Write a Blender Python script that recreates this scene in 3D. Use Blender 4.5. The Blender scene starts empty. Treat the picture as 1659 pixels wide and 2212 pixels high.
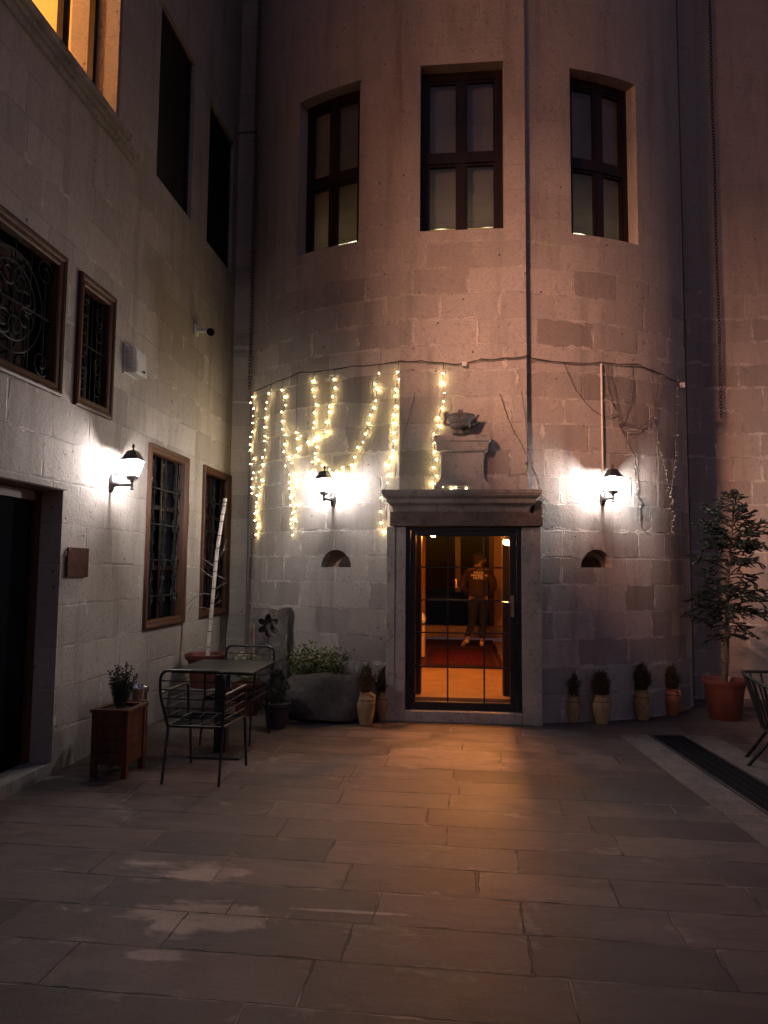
import bpy, bmesh, math, random
from mathutils import Vector, Matrix
from math import sin, cos, pi, radians, sqrt, atan2

random.seed(7)
S = bpy.context.scene
COL = S.collection
V = Vector

# ------------------------------------------------------------------ camera
CAM = V((0.0, -8.05, 1.7))
FPX, PW, PH = 1550.0, 1659.0, 2212.0           # focal length and frame of the measured photograph
ROT = (Matrix.Rotation(radians(5.8), 3, 'Z') @ Matrix.Rotation(pi/2 + radians(4.6), 3, 'X')
       @ Matrix.Rotation(radians(0.5), 3, 'Z'))
cam = bpy.data.cameras.new('camera')
cam.sensor_fit = 'VERTICAL'; cam.sensor_height = 36; cam.lens = FPX/PH*36
cam.clip_end = 500; cam.clip_start = 0.05
co = bpy.data.objects.new('camera', cam); COL.objects.link(co)
co.matrix_world = Matrix.Translation(CAM) @ ROT.to_4x4()
S.camera = co

# surveying helpers: a sight line of the photograph met with a real plane or with the tower wall
def ray(x, y): return ROT @ V(((x-PW/2)/FPX, -(y-PH/2)/FPX, -1.0))
def onX(x, y, X): d = ray(x, y); return CAM + d*((X-CAM.x)/d.x)
def onY(x, y, Y): d = ray(x, y); return CAM + d*((Y-CAM.y)/d.y)
def onZ(x, y, Z=0): d = ray(x, y); return CAM + d*((Z-CAM.z)/d.z)

TX, TY, TA, TB = 0.07, 2.12, 3.04, 1.88       # plan ellipse of the round tower
HB, FY = 0.735, 0.22                          # half width and face of its flat middle bay
def ell(phi, off=0.0):
    p = V((TX + TA*cos(phi), TY + TB*sin(phi), 0))
    n = V((cos(phi)/TA, sin(phi)/TB, 0)).normalized()
    return p + n*off, n
def phi_of_x(x): return 2*pi - math.acos((x-TX)/TA)
def onT(x, y, off=0.0):
    """where a sight line meets the tower wall (moved out by off)"""
    d = ray(x, y)
    p = onY(x, y, FY-off)
    if abs(p.x-TX) <= HB: return p
    a, b = TA+off, TB+off
    ox, oy = (CAM.x-TX)/a, (CAM.y-TY)/b
    dx, dy = d.x/a, d.y/b
    A, B, Cc = dx*dx+dy*dy, 2*(ox*dx+oy*dy), ox*ox+oy*oy-1
    D = B*B-4*A*Cc
    if D < 0: return onY(x, y, TY-0.05)
    return CAM + d*((-B-sqrt(D))/(2*A))

# ------------------------------------------------------------------ node helpers
class G:
    """small expression builder for shader graphs"""
    def __init__(s, name):
        s.m = bpy.data.materials.new(name); s.m.use_nodes = True
        s.t = s.m.node_tree; s.t.nodes.clear()
        s.out = s.t.nodes.new('ShaderNodeOutputMaterial')
    def n(s, typ, **k):
        nd = s.t.nodes.new(typ)
        for a, b in k.items(): setattr(nd, a, b)
        return nd
    def put(s, sock, v):
        if v is None: return
        if hasattr(v, 'is_output'): s.t.links.new(v, sock)
        elif isinstance(v, (tuple, list)) and len(v) == 3 and sock.type == 'RGBA': sock.default_value = (*v, 1)
        else: sock.default_value = v
    def math(s, op, a, b=None, c=None, clamp=False):
        nd = s.n('ShaderNodeMath', operation=op, use_clamp=clamp)
        for i, v in enumerate((a, b, c)): s.put(nd.inputs[i], v)
        return nd.outputs[0]
    def add(s, a, b): return s.math('ADD', a, b)
    def sub(s, a, b): return s.math('SUBTRACT', a, b)
    def mul(s, a, b): return s.math('MULTIPLY', a, b)
    def div(s, a, b): return s.math('DIVIDE', a, b)
    def floor(s, a): return s.math('FLOOR', a)
    def ramp(s, v, a, b, lo=0.0, hi=1.0):
        nd = s.n('ShaderNodeMapRange', interpolation_type='SMOOTHSTEP')
        s.put(nd.inputs['Value'], v)
        for i, q in zip(('From Min', 'From Max', 'To Min', 'To Max'), (a, b, lo, hi)): s.put(nd.inputs[i], q)
        return nd.outputs[0]
    def mix(s, f, a, b, mode='MIX'):
        nd = s.n('ShaderNodeMix', data_type='RGBA', blend_type=mode)
        s.put(nd.inputs[0], f); s.put(nd.inputs[6], a); s.put(nd.inputs[7], b)
        return nd.outputs[2]
    def xyz(s, x, y, z=0.0):
        nd = s.n('ShaderNodeCombineXYZ')
        for i, v in enumerate((x, y, z)): s.put(nd.inputs[i], v)
        return nd.outputs[0]
    def pos(s):
        g = s.n('ShaderNodeNewGeometry'); sp = s.n('ShaderNodeSeparateXYZ')
        s.t.links.new(g.outputs['Position'], sp.inputs[0])
        return g.outputs['Position'], sp.outputs[0], sp.outputs[1], sp.outputs[2]
    def obj(s): return s.n('ShaderNodeTexCoord').outputs['Object']
    def noise(s, vec, scale, detail=4, rough=0.55, dist=0.0):
        nd = s.n('ShaderNodeTexNoise')
        s.put(nd.inputs['Vector'], vec); s.put(nd.inputs['Scale'], scale)
        nd.inputs['Detail'].default_value = detail; nd.inputs['Roughness'].default_value = rough
        nd.inputs['Distortion'].default_value = dist
        return nd.outputs[0]
    def white(s, vec):
        nd = s.n('ShaderNodeTexWhiteNoise', noise_dimensions='3D'); s.put(nd.inputs['Vector'], vec)
        return nd.outputs['Value']
    def bump(s, h, strength=0.4, dist=0.01):
        nd = s.n('ShaderNodeBump'); s.put(nd.inputs['Height'], h)
        nd.inputs['Strength'].default_value = strength; nd.inputs['Distance'].default_value = dist
        return nd.outputs[0]
    def pbr(s, col, rough=0.6, metal=0.0, normal=None, spec=None, **k):
        b = s.n('ShaderNodeBsdfPrincipled')
        s.put(b.inputs['Base Color'], col); s.put(b.inputs['Roughness'], rough); s.put(b.inputs['Metallic'], metal)
        if spec is not None: s.put(b.inputs['Specular IOR Level'], spec)
        if normal is not None: s.put(b.inputs['Normal'], normal)
        for a, v in k.items(): s.put(b.inputs[a.replace('_', ' ')], v)
        s.t.links.new(b.outputs[0], s.out.inputs[0]); s.b = b
        return s.m

def ashlar(name, mode, row=0.31, light=(.48, .43, .385), dark=(.27, .242, .22), smooth_top=True, contrast=1.0, seed=0.0, pr0=.38, pr1=.54, top=.15):
    """squared stone in level courses, smeared pale pointing, pits, streaks; mode gives the running coordinate"""
    g = G(name); P, x, y, z = g.pos()
    if mode == 'x': u = x
    elif mode == 'y': u = y
    else:
        ang = g.math('ARCTAN2', g.div(g.sub(TY, y), TB), g.div(g.sub(x, TX), TA))
        u = g.mul(ang, -2.55)
    wob = g.noise(P, 2.2, 2); wob2 = g.noise(P, 9.0, 3)
    u = g.add(u, g.mul(g.sub(wob2, .5), .03)); v = g.add(z, g.add(g.mul(g.sub(wob, .5), .035), g.mul(g.sub(wob2, .5), .02)))
    r = g.floor(g.div(v, row))
    rr = g.white(g.xyz(r, 3.3+seed, 1.7)); rr2 = g.white(g.xyz(r, 9.1+seed, 5.2))
    w = g.add(.36, g.mul(rr, .42))
    uu = g.add(g.div(u, w), g.mul(rr2, 9.0))
    c = g.floor(uu); fu = g.math('FRACT', uu); fv = g.math('FRACT', g.div(v, row))
    du = g.mul(g.math('MINIMUM', fu, g.sub(1.0, fu)), w); dv = g.mul(g.math('MINIMUM', fv, g.sub(1.0, fv)), row)
    d = g.math('MINIMUM', du, dv)
    blk = g.white(g.xyz(r, c, 2.9+seed)); blk2 = g.white(g.xyz(c, r, 7.7+seed))
    big = g.noise(P, 1.1, 3); med = g.noise(P, 4.5, 5, .6); fine = g.noise(P, 38, 4, .65)
    streak = g.noise(g.xyz(g.mul(u, 5.0), g.mul(z, .55), seed), 1.0, 4, .6)
    pres = g.ramp(g.noise(g.xyz(g.mul(u, 1.0), z, 4.0+seed), 2.6, 3, .6), pr0, pr1)
    width = g.add(.0035, g.mul(g.ramp(g.noise(P, 5.5, 4, .7), .40, .78), .050))
    mort = g.sub(1.0, g.ramp(d, g.mul(width, .55), width))
    hair = g.sub(1.0, g.ramp(d, .0015, .005))
    fade = g.ramp(z, 4.3, 6.4, 1.0, top) if smooth_top else 1.0
    mort = g.mul(g.mul(mort, pres), g.mul(fade, .95))
    patch = g.mul(g.ramp(g.noise(P, 2.3, 5, .65, .4), .62, .70), .45)
    tone = g.add(g.add(g.mul(blk, .92*contrast), g.mul(med, .40)), g.mul(g.sub(big, .5), .6))
    tone = g.math('ADD', g.mul(g.sub(tone, .5), g.mul(fade, 1.0) if smooth_top else 1.0), .5, clamp=True)
    col = g.mix(tone, dark, light)
    col = g.mix(g.mul(g.ramp(blk2, .70, .95), g.mul(fade, .40)), col, (.22, .185, .165))        # a few browner blocks
    col = g.mix(patch, col, (.44, .40, .355))
    col = g.mix(g.mul(g.ramp(streak, .47, .75), .48), col, (.17, .15, .135))                    # rain streaks
    col = g.mix(g.mul(g.ramp(z, .75, .05), g.mul(med, .75)), col, (.13, .12, .115))             # splash dirt at the foot
    col = g.mix(g.mul(g.mul(hair, fade), .55), col, (.14, .125, .11))
    col = g.mix(mort, col, (.62, .57, .51))
    vor = g.n('ShaderNodeTexVoronoi'); g.put(vor.inputs['Vector'], P); vor.inputs['Scale'].default_value = 7.5
    pit = g.mul(g.sub(1.0, g.ramp(vor.outputs['Distance'], .05, .12)), g.ramp(g.white(vor.outputs['Position']), .72, .74))
    col = g.mix(g.mul(pit, .75), col, (.07, .06, .055))
    grit = g.noise(P, 110, 3, .7); scab = g.ramp(g.noise(P, 13, 5, .72, .6), .60, .68)
    col = g.mix(g.mul(g.ramp(fine, .35, .7), .30), col, (.19, .17, .15)); col = g.mix(g.mul(scab, .30), col, (.17, .15, .135)); col = g.mix(g.mul(g.ramp(grit, .55, .72), .22), col, (.56, .50, .45))
    h = g.add(g.sub(g.add(g.mul(mort, .5), g.mul(fine, .45)), g.mul(scab, .35)), g.add(g.mul(med, .5), g.mul(pit, -.8)))
    edge = g.mul(g.sub(1.0, g.ramp(d, .0, .02)), g.ramp(g.noise(P, 3.1, 3), .42, .62)); h = g.sub(h, g.mul(g.mul(hair, pres), .5)); h = g.sub(h, g.mul(g.mul(edge, fade), .45)); h = g.add(h, g.mul(g.mul(blk, fade), .3))
    return g.pbr(col, g.add(.78, g.mul(fine, .2)), normal=g.bump(h, .75, .018), spec=.25)

def paving_mat():
    g = G('stone_paving'); P, x, y, z = g.pos()
    ca, sa = cos(radians(-1.2)), sin(radians(-1.2))
    xr = g.add(g.mul(x, ca), g.mul(y, sa)); yr = g.add(g.mul(x, -sa), g.mul(y, ca))
    wob = g.noise(P, 6.0, 3)
    u = g.add(xr, g.mul(g.sub(wob, .5), .02)); v = g.add(yr, g.mul(g.sub(wob, .5), .018))
    row = .345
    r = g.floor(g.div(v, row)); rr = g.white(g.xyz(r, 2.2, 8.1)); rr2 = g.white(g.xyz(r, 6.4, 1.3))
    w = g.add(.62, g.mul(rr, .55)); uu = g.add(g.div(u, w), g.mul(rr2, 11.0))
    c = g.floor(uu); fu = g.math('FRACT', uu); fv = g.math('FRACT', g.div(v, row))
    du = g.mul(g.math('MINIMUM', fu, g.sub(1.0, fu)), w); dv = g.mul(g.math('MINIMUM', fv, g.sub(1.0, fv)), row)
    d = g.math('MINIMUM', du, dv)
    blk = g.white(g.xyz(r, c, 4.4)); blk2 = g.white(g.xyz(c, r, 1.9))
    st = g.xyz(g.mul(x, .75), g.mul(y, 1.5), 0.0)
    big = g.noise(st, .8, 4, .6); med = g.noise(st, 2.8, 6, .62, .3); fine = g.noise(P, 45, 4, .7)
    tone = g.ramp(g.add(g.mul(blk, .26), g.mul(med, .74)), .26, .70)
    col = g.mix(tone, (.045, .036, .036), (.150, .119, .112))
    col = g.mix(g.mul(g.ramp(blk2, .6, .9), .35), col, (.20, .145, .125))
    nearj = g.sub(1.0, g.ramp(d, .0, .14))
    wn = g.noise(g.xyz(g.mul(x, 1.0), g.mul(y, 1.8), 3.0), 2.2, 8, .68, .4)
    worn = g.mul(g.ramp(g.add(wn, g.mul(nearj, .10)), .64, .74), .35)
    patches = None
    for cx_, cy_, rx_, ry_ in ((-1.48, -3.98, .34, .15), (-1.25, -4.45, .52, .13), (-1.28, -4.62, .22, .16), (-1.32, -4.86, .16, .05), (-.62, -4.36, .30, .018)):
        ex = g.div(g.sub(x, cx_), rx_); ey = g.div(g.sub(y, cy_), ry_)
        e = g.math('SQRT', g.add(g.mul(ex, ex), g.mul(ey, ey)))
        pm = g.sub(1.0, g.ramp(g.add(e, g.mul(g.sub(wn, .5), 3.6)), .55, 1.0))
        patches = pm if patches is None else g.math('MAXIMUM', patches, pm)
    worn = g.math('MAXIMUM', worn, g.mul(patches, g.ramp(fine, .25, .6, .45, .95)))
    col = g.mix(worn, col, (.48, .43, .385))
    wet = g.ramp(g.noise(g.xyz(g.mul(x, .7), g.mul(y, 1.25), 9.0), 1.15, 6, .6, .4), .53, .61)
    # a broad damp stain in front of the drain
    dx = g.div(g.sub(x, 1.30), .95); dy = g.div(g.sub(y, -2.05), .62)
    rad = g.math('SQRT', g.add(g.mul(dx, dx), g.mul(dy, dy)))
    damp = g.sub(1.0, g.ramp(g.add(rad, g.mul(g.sub(med, .5), 1.3)), .82, 1.02))
    wet = g.math('MAXIMUM', g.mul(wet, .75), g.mul(damp, .95))
    col = g.mix(g.mul(wet, .86), col, (.032, .027, .027))
    soil = g.ramp(g.noise(g.xyz(g.mul(x, .9), g.mul(y, 2.2), 17.0), 2.4, 7, .68, .7), .50, .66)
    col = g.mix(g.mul(soil, .52), col, (.050, .038, .036))
    wide = g.noise(g.xyz(g.mul(x, .5), g.mul(y, .5), 31.0), 1.2, 4, .6)
    col = g.mix(g.mul(g.ramp(wide, .46, .64), .40), col, (.075, .058, .054))
    jw = g.add(.004, g.mul(g.ramp(g.noise(P, 3.5, 4, .7), .42, .75), .017))
    joint = g.sub(1.0, g.ramp(d, g.mul(jw, .5), jw))
    pale = g.ramp(g.noise(P, 1.6, 3), .50, .60)
    col = g.mix(g.mul(joint, .85), col, g.mix(pale, (.030, .026, .024), (.22, .195, .175)))
    grit = g.noise(P, 130, 3, .7); col = g.mix(g.mul(g.ramp(fine, .4, .75), .32), col, (.06, .048, .044)); col = g.mix(g.mul(g.ramp(grit, .58, .72), .35), col, (.34, .28, .25))
    col = g.mix(g.mul(nearj, g.mul(g.ramp(med, .45, .65), .38)), col, (.055, .043, .039))
    h = g.add(g.mul(fine, .2), g.add(g.mul(med, .6), g.mul(blk, .35))); h = g.sub(h, g.mul(joint, .8))
    rough = g.add(g.sub(g.add(.64, g.mul(worn, .25)), g.mul(wet, .06)), g.mul(g.sub(med, .5), .25))
    return g.pbr(col, rough, normal=g.bump(h, .75, .016), spec=.28)

def simple(name, col, rough=.6, metal=0.0, var=.25, scale=8.0, bump=.0, **k):
    g = G(name); o = g.obj()
    nz = g.noise(o, scale, 5, .6)
    c2 = tuple(c*(1-var) for c in col); c1 = tuple(min(1, c*(1+var)) for c in col)
    cc = g.mix(g.ramp(nz, .3, .7), c2, c1)
    nm = g.bump(g.noise(o, scale*4, 4, .65), bump, .01) if bump else None
    return g.pbr(cc, g.add(rough-.08, g.mul(nz, .16)), metal, nm, **k)

def wood(name, a, b, rough=.42, axis=2):
    g = G(name); P, x, y, z = g.pos()
    s = [26.0, 26.0, 26.0]; s[axis] = 1.6
    gr = g.noise(g.xyz(g.mul(x, s[0]), g.mul(y, s[1]), g.mul(z, s[2])), 1.0, 5, .6, .6)
    br = g.noise(P, 3.0, 3)
    col = g.mix(g.ramp(gr, .3, .75), a, b); col = g.mix(g.mul(g.ramp(br, .5, .8), .35), col, tuple(q*.5 for q in a))
    return g.pbr(col, rough, normal=g.bump(gr, .25, .004), spec=.25)

def emit(name, col, strength, sample=True):
    g = G(name); e = g.n('ShaderNodeEmission'); g.put(e.inputs[0], col); e.inputs[1].default_value = strength
    g.t.links.new(e.outputs[0], g.out.inputs[0])
    return g.m

def thin_glass(name, refl=.06, tint=(1, 1, 1), rough=.02, haze=0.0):
    g = G(name)
    t = g.n('ShaderNodeBsdfTransparent'); g.put(t.inputs[0], tint)
    gl = g.n('ShaderNodeBsdfGlossy'); gl.inputs['Roughness'].default_value = rough
    fr = g.n('ShaderNodeLayerWeight'); fr.inputs[0].default_value = .5          # facing term, the same from both sides of a thin pane
    f5 = g.math('POWER', fr.outputs['Facing'], 5.0)
    mx = g.n('ShaderNodeMixShader'); g.t.links.new(g.math('ADD', g.mul(f5, .5), .03, clamp=True), mx.inputs[0])
    g.t.links.new(t.outputs[0], mx.inputs[1]); g.t.links.new(gl.outputs[0], mx.inputs[2])
    last = mx
    if haze:
        tr = g.n('ShaderNodeBsdfTranslucent'); m2 = g.n('ShaderNodeMixShader'); m2.inputs[0].default_value = haze
        g.t.links.new(mx.outputs[0], m2.inputs[1]); g.t.links.new(tr.outputs[0], m2.inputs[2]); last = m2
    g.t.links.new(last.outputs[0], g.out.inputs[0])
    return g.m

def leafmat(name, a, b, rough=.5, edge=None):
    g = G(name)
    i = g.n('ShaderNodeNewGeometry').outputs['Random Per Island']
    col = g.mix(i, a, b)
    if edge: col = g.mix(g.ramp(i, .62, .72), col, edge)
    m = g.pbr(col, rough, spec=.35)
    tr = g.n('ShaderNodeBsdfTranslucent'); g.put(tr.inputs[0], col)
    mx = g.n('ShaderNodeMixShader'); mx.inputs[0].default_value = .2
    g.t.links.new(g.b.outputs[0], mx.inputs[1]); g.t.links.new(tr.outputs[0], mx.inputs[2])
    g.t.links.new(mx.outputs[0], g.out.inputs[0])
    return m

M = {}
M['tower'] = ashlar('tower_ashlar', 't', .31, contrast=1.1)
M['left'] = ashlar('wing_ashlar', 'y', .345, light=(.47, .41, .365), dark=(.345, .300, .270), contrast=.7, seed=4.0, pr0=.50, pr1=.66, top=.45)
M['right'] = ashlar('side_ashlar', 'x', .33, light=(.40, .35, .305), dark=(.30, .265, .235), contrast=.9, seed=8.0)
M['paving'] = paving_mat()
def carved(name, light, dark):
    g = G(name); P, x, y, z = g.pos()
    a = g.noise(P, 3.0, 5, .65); b = g.noise(P, 16, 5, .7); f = g.noise(P, 60, 3, .7)
    col = g.mix(g.ramp(a, .3, .7), dark, light); col = g.mix(g.mul(g.ramp(b, .5, .72), .65), col, tuple(q*.38 for q in dark))
    col = g.mix(g.mul(g.ramp(g.noise(P, 6, 4, .7, .5), .63, .70), .4), col, (.46, .42, .38))
    return g.pbr(col, .85, normal=g.bump(g.add(g.mul(b, .8), g.mul(f, .3)), .7, .015), spec=.2)
M['carved'] = carved('carved_stone', (.36, .32, .285), (.22, .195, .175))
M['jamb'] = carved('door_jamb_stone', (.44, .40, .36), (.34, .31, .28))
M['lintel'] = carved('brown_lintel_stone', (.21, .16, .135), (.12, .09, .075))
M['boulder'] = carved('dark_rough_stone', (.15, .13, .12), (.075, .065, .062))
M['block'] = carved('weathered_block_stone', (.20, .175, .155), (.085, .072, .068))
M['frame'] = wood('brown_window_wood', (.050, .020, .012), (.100, .042, .022), .5)
M['frame_h'] = wood('brown_window_wood_level', (.085, .030, .014), (.165, .066, .030), .34, axis=1)
M['darkwood'] = wood('dark_window_wood', (.011, .006, .006), (.022, .010, .009), .45)
M['planter'] = wood('planter_wood', (.075, .028, .018), (.13, .050, .030), .45)
M['stile'] = wood('door_stile_wood', (.03, .012, .007), (.05, .022, .011), .35)
M['iron'] = simple('wrought_iron', (.008, .0085, .010), .6, .0, .3, 20, .2, spec=.2)
M['lamp_iron'] = simple('lantern_cast_metal', (.060, .058, .060), .36, .5, .25, 30)
M['steel'] = simple('powder_coated_steel', (.018, .020, .026), .38, .3, .15, 12)
M['tabletop'] = simple('dark_table_laminate', (.026, .025, .028), .38, 0, .18, 6)
M['doormetal'] = simple('door_dark_aluminium', (.020, .027, .040), .30, .55, .1, 5)
M['chrome'] = simple('polished_metal', (.55, .55, .56), .16, 1.0, .1, 12)
M['brass'] = simple('brass', (.45, .3, .13), .25, 1.0, .1, 12)
M['black'] = simple('bin_black_metal', (.016, .017, .02), .35, .2, .2, 10)
M['darkpane'] = simple('night_window_glass', (.005, .006, .009), .07, 0, .1, 3)
M['shutter'] = simple('dark_shutter_paint', (.006, .006, .009), .6, 0, .2, 6)
M['darkdoor'] = simple('entrance_door_dark_paint', (.004, .005, .008), .9, 0, .2, 4, spec=.05)
M['innerdoor'] = simple('inner_door_navy_paint', (.0035, .005, .009), .9, 0, .25, 3, spec=.02)
M['innerpanel'] = simple('inner_door_panel_paint', (.003, .008, .018), .9, 0, .2, 3, spec=.02)
M['glass'] = thin_glass('clear_glass', 1)
M['lampglass'] = thin_glass('lantern_glass', 1, (.98, .98, 1), .1, .30)
M['white'] = simple('white_plastic', (.62, .60, .56), .45, 0, .08, 12)
M['conduit'] = simple('pale_plastic_pipe', (.55, .50, .46), .5, 0, .1, 12)
M['cable'] = simple('dark_cable', (.025, .022, .022), .6, 0, .2, 20)
M['wire'] = simple('thin_brown_wire', (.07, .055, .045), .5, 0, .2, 20)
M['clearwire'] = simple('translucent_pale_wire', (.36, .32, .28), .4, 0, .2, 20)
M['bulb_off'] = simple('unlit_clear_bulb', (.34, .32, .29), .35, 0, .1, 20)
M['plaque'] = simple('brown_plaque', (.060, .022, .014), .8, 0, .3, 14, spec=.1)
M['terracotta'] = simple('terracotta_plastic', (.115, .032, .024), .55, 0, .2, 6, .1)
M['claypot'] = simple('ochre_clay', (.38, .255, .125), .7, 0, .28, 9, .3)
M['clayred'] = simple('orange_clay', (.38, .135, .055), .7, 0, .25, 9, .3)
M['darkpot'] = simple('dark_plastic_pot', (.022, .024, .032), .5, 0, .2, 8)
M['soil'] = simple('potting_soil', (.035, .026, .020), .95, 0, .5, 40, .6)
M['bark'] = simple('spruce_bark', (.065, .044, .034), .85, 0, .4, 22, .6)
M['palebark'] = simple('pale_bare_bark', (.50, .43, .36), .7, 0, .2, 16, .4)
M['twig'] = simple('grey_twig', (.30, .25, .21), .75, 0, .25, 30)
M['stake'] = simple('bamboo_cane', (.48, .28, .14), .5, 0, .2, 10)
M['spruce'] = leafmat('spruce_needles', (.006, .012, .010), (.014, .022, .017))
M['conifer'] = leafmat('small_conifer_leaves', (.085, .052, .032), (.130, .115, .055))
M['boxwood'] = leafmat('boxwood_leaves', (.020, .035, .028), (.050, .070, .045))
M['varieg'] = leafmat('variegated_leaves', (.065, .095, .035), (.14, .17, .06), .45, (.42, .42, .20))
M['flower'] = leafmat('cream_flower_petals', (.70, .62, .34), (.80, .74, .50))
M['grate'] = simple('drain_grate_metal', (.012, .015, .022), .55, .6, .2, 20)
M['drainstone'] = carved('drain_edge_stone', (.22, .20, .185), (.15, .135, .125))
M['drainframe'] = simple('drain_frame_metal', (.08, .08, .085), .5, .7, .2, 20)
M['hallwall'] = simple('hall_plaster', (.48, .34, .22), .8, 0, .06, 3, .1)
M['roomwall'] = simple('upper_room_plaster', (.78, .58, .25), .85, 0, .04, 2)
M['ceil'] = simple('ceiling_plaster', (.7, .6, .48), .85, 0, .05, 2)
g = G('hall_floor_stone'); P, x, y, z = g.pos()
a = g.noise(g.xyz(g.mul(x, .8), g.mul(y, .8), 0.0), 3.0, 6, .62, .5); b = g.noise(P, 22, 4, .7)
fx = g.math('FRACT', g.div(g.add(x, 3.0), .5)); fy = g.math('FRACT', g.div(y, .5))
jd = g.math('MINIMUM', g.math('MINIMUM', fx, g.sub(1.0, fx)), g.math('MINIMUM', fy, g.sub(1.0, fy)))
c_ = g.mix(g.ramp(a, .3, .7), (.20, .135, .085), (.30, .21, .135)); c_ = g.mix(g.mul(g.ramp(b, .5, .75), .3), c_, (.14, .09, .055))
c_ = g.mix(g.mul(g.sub(1.0, g.ramp(jd, .005, .02)), .25), c_, (.11, .07, .045))
M['hallfloor'] = g.pbr(c_, .45, normal=g.bump(a, .15, .01))
M['blind'] = None
g = G('linen_blind'); o = g.obj(); bnz = g.noise(o, 5, 5, .7, .4)
bb = g.n('ShaderNodeBsdfDiffuse'); g.put(bb.inputs[0], g.mix(bnz, (.12, .115, .10), (.18, .175, .15)))
bt = g.n('ShaderNodeBsdfTranslucent'); g.put(bt.inputs[0], (.5, .44, .32))
bm_ = g.n('ShaderNodeMixShader'); bm_.inputs[0].default_value = .22
g.t.links.new(bb.outputs[0], bm_.inputs[1]); g.t.links.new(bt.outputs[0], bm_.inputs[2]); g.t.links.new(bm_.outputs[0], g.out.inputs[0])
M['blind'] = g.m
M['sillglow'] = simple('white_sill_paint', (.75, .72, .62), .5, 0, .05, 8)
M['roomtube'] = emit('room_lamp_glow', (1, .86, .55), 3.0)
M['bulb_lantern'] = emit('lantern_bulb_glow', (1, .945, .915), 1650)
M['bulb_string'] = emit('string_bulb_glow', (1, .77, .34), 165)
M['bulb_dim'] = emit('dim_string_bulb_glow', (1, .77, .34), 45)
M['bulb_bright'] = emit('bright_string_bulb_glow', (1, .77, .34), 250)
M['bulb_hall'] = emit('hall_lamp_glow', (1, .32, .055), 760)
M['bulb_door'] = emit('door_lamp_glow', (1, .34, .07), 9500)
M['bulb_room'] = emit('room_ceiling_lamp_glow', (1, .48, .31), 1100)
M['bulb_pendant'] = emit('room_pendant_glow', (1, .52, .23), 420)
M['skin'] = simple('skin', (.26, .13, .085), .5, 0, .08, 20)
M['jacket'] = simple('brown_sweatshirt', (.019, .009, .0085), .85, 0, .2, 14, .4)
M['trousers'] = simple('black_trousers', (.005, .005, .008), .85, 0, .2, 14, .3)
M['shoe'] = simple('cream_sneaker', (.70, .58, .44), .55, 0, .12, 12)
M['hair'] = simple('dark_hair', (.012, .009, .008), .6, 0, .3, 60, .5)
M['print'] = simple('cream_print', (.60, .55, .48), .6, 0, .05, 20)
g = G('red_rug_weave'); P, x, y, z = g.pos()
rx = g.div(g.sub(x, .06), .70); ry = g.div(g.sub(y, 4.65), 1.86)
ex = g.math('ABSOLUTE', rx); ey = g.math('ABSOLUTE', ry)
bd = g.math('MAXIMUM', ex, g.add(.28, g.mul(ey, .72)))
mot = g.noise(g.xyz(g.mul(ex, 9.0), g.mul(ey, 16.0), 0.0), 1.0, 3, .6)
cc = g.mix(g.ramp(mot, .42, .55), (.085, .007, .011), (.038, .006, .009)); cc = g.mix(g.ramp(bd, .66, .68), cc, (.022, .008, .008))
cc = g.mix(g.mul(g.ramp(bd, .80, .82), g.ramp(bd, .88, .86)), cc, (.07, .025, .016)); cc = g.mix(g.mul(g.ramp(mot, .62, .66), .6), cc, (.11, .03, .02))
M['rug'] = g.pbr(cc, .95, normal=g.bump(g.noise(P, 120, 2), .3, .004), spec=.1)
M['redcloth'] = simple('red_curtain_cloth', (.14, .025, .018), .9, 0, .25, 8, .2)

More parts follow.
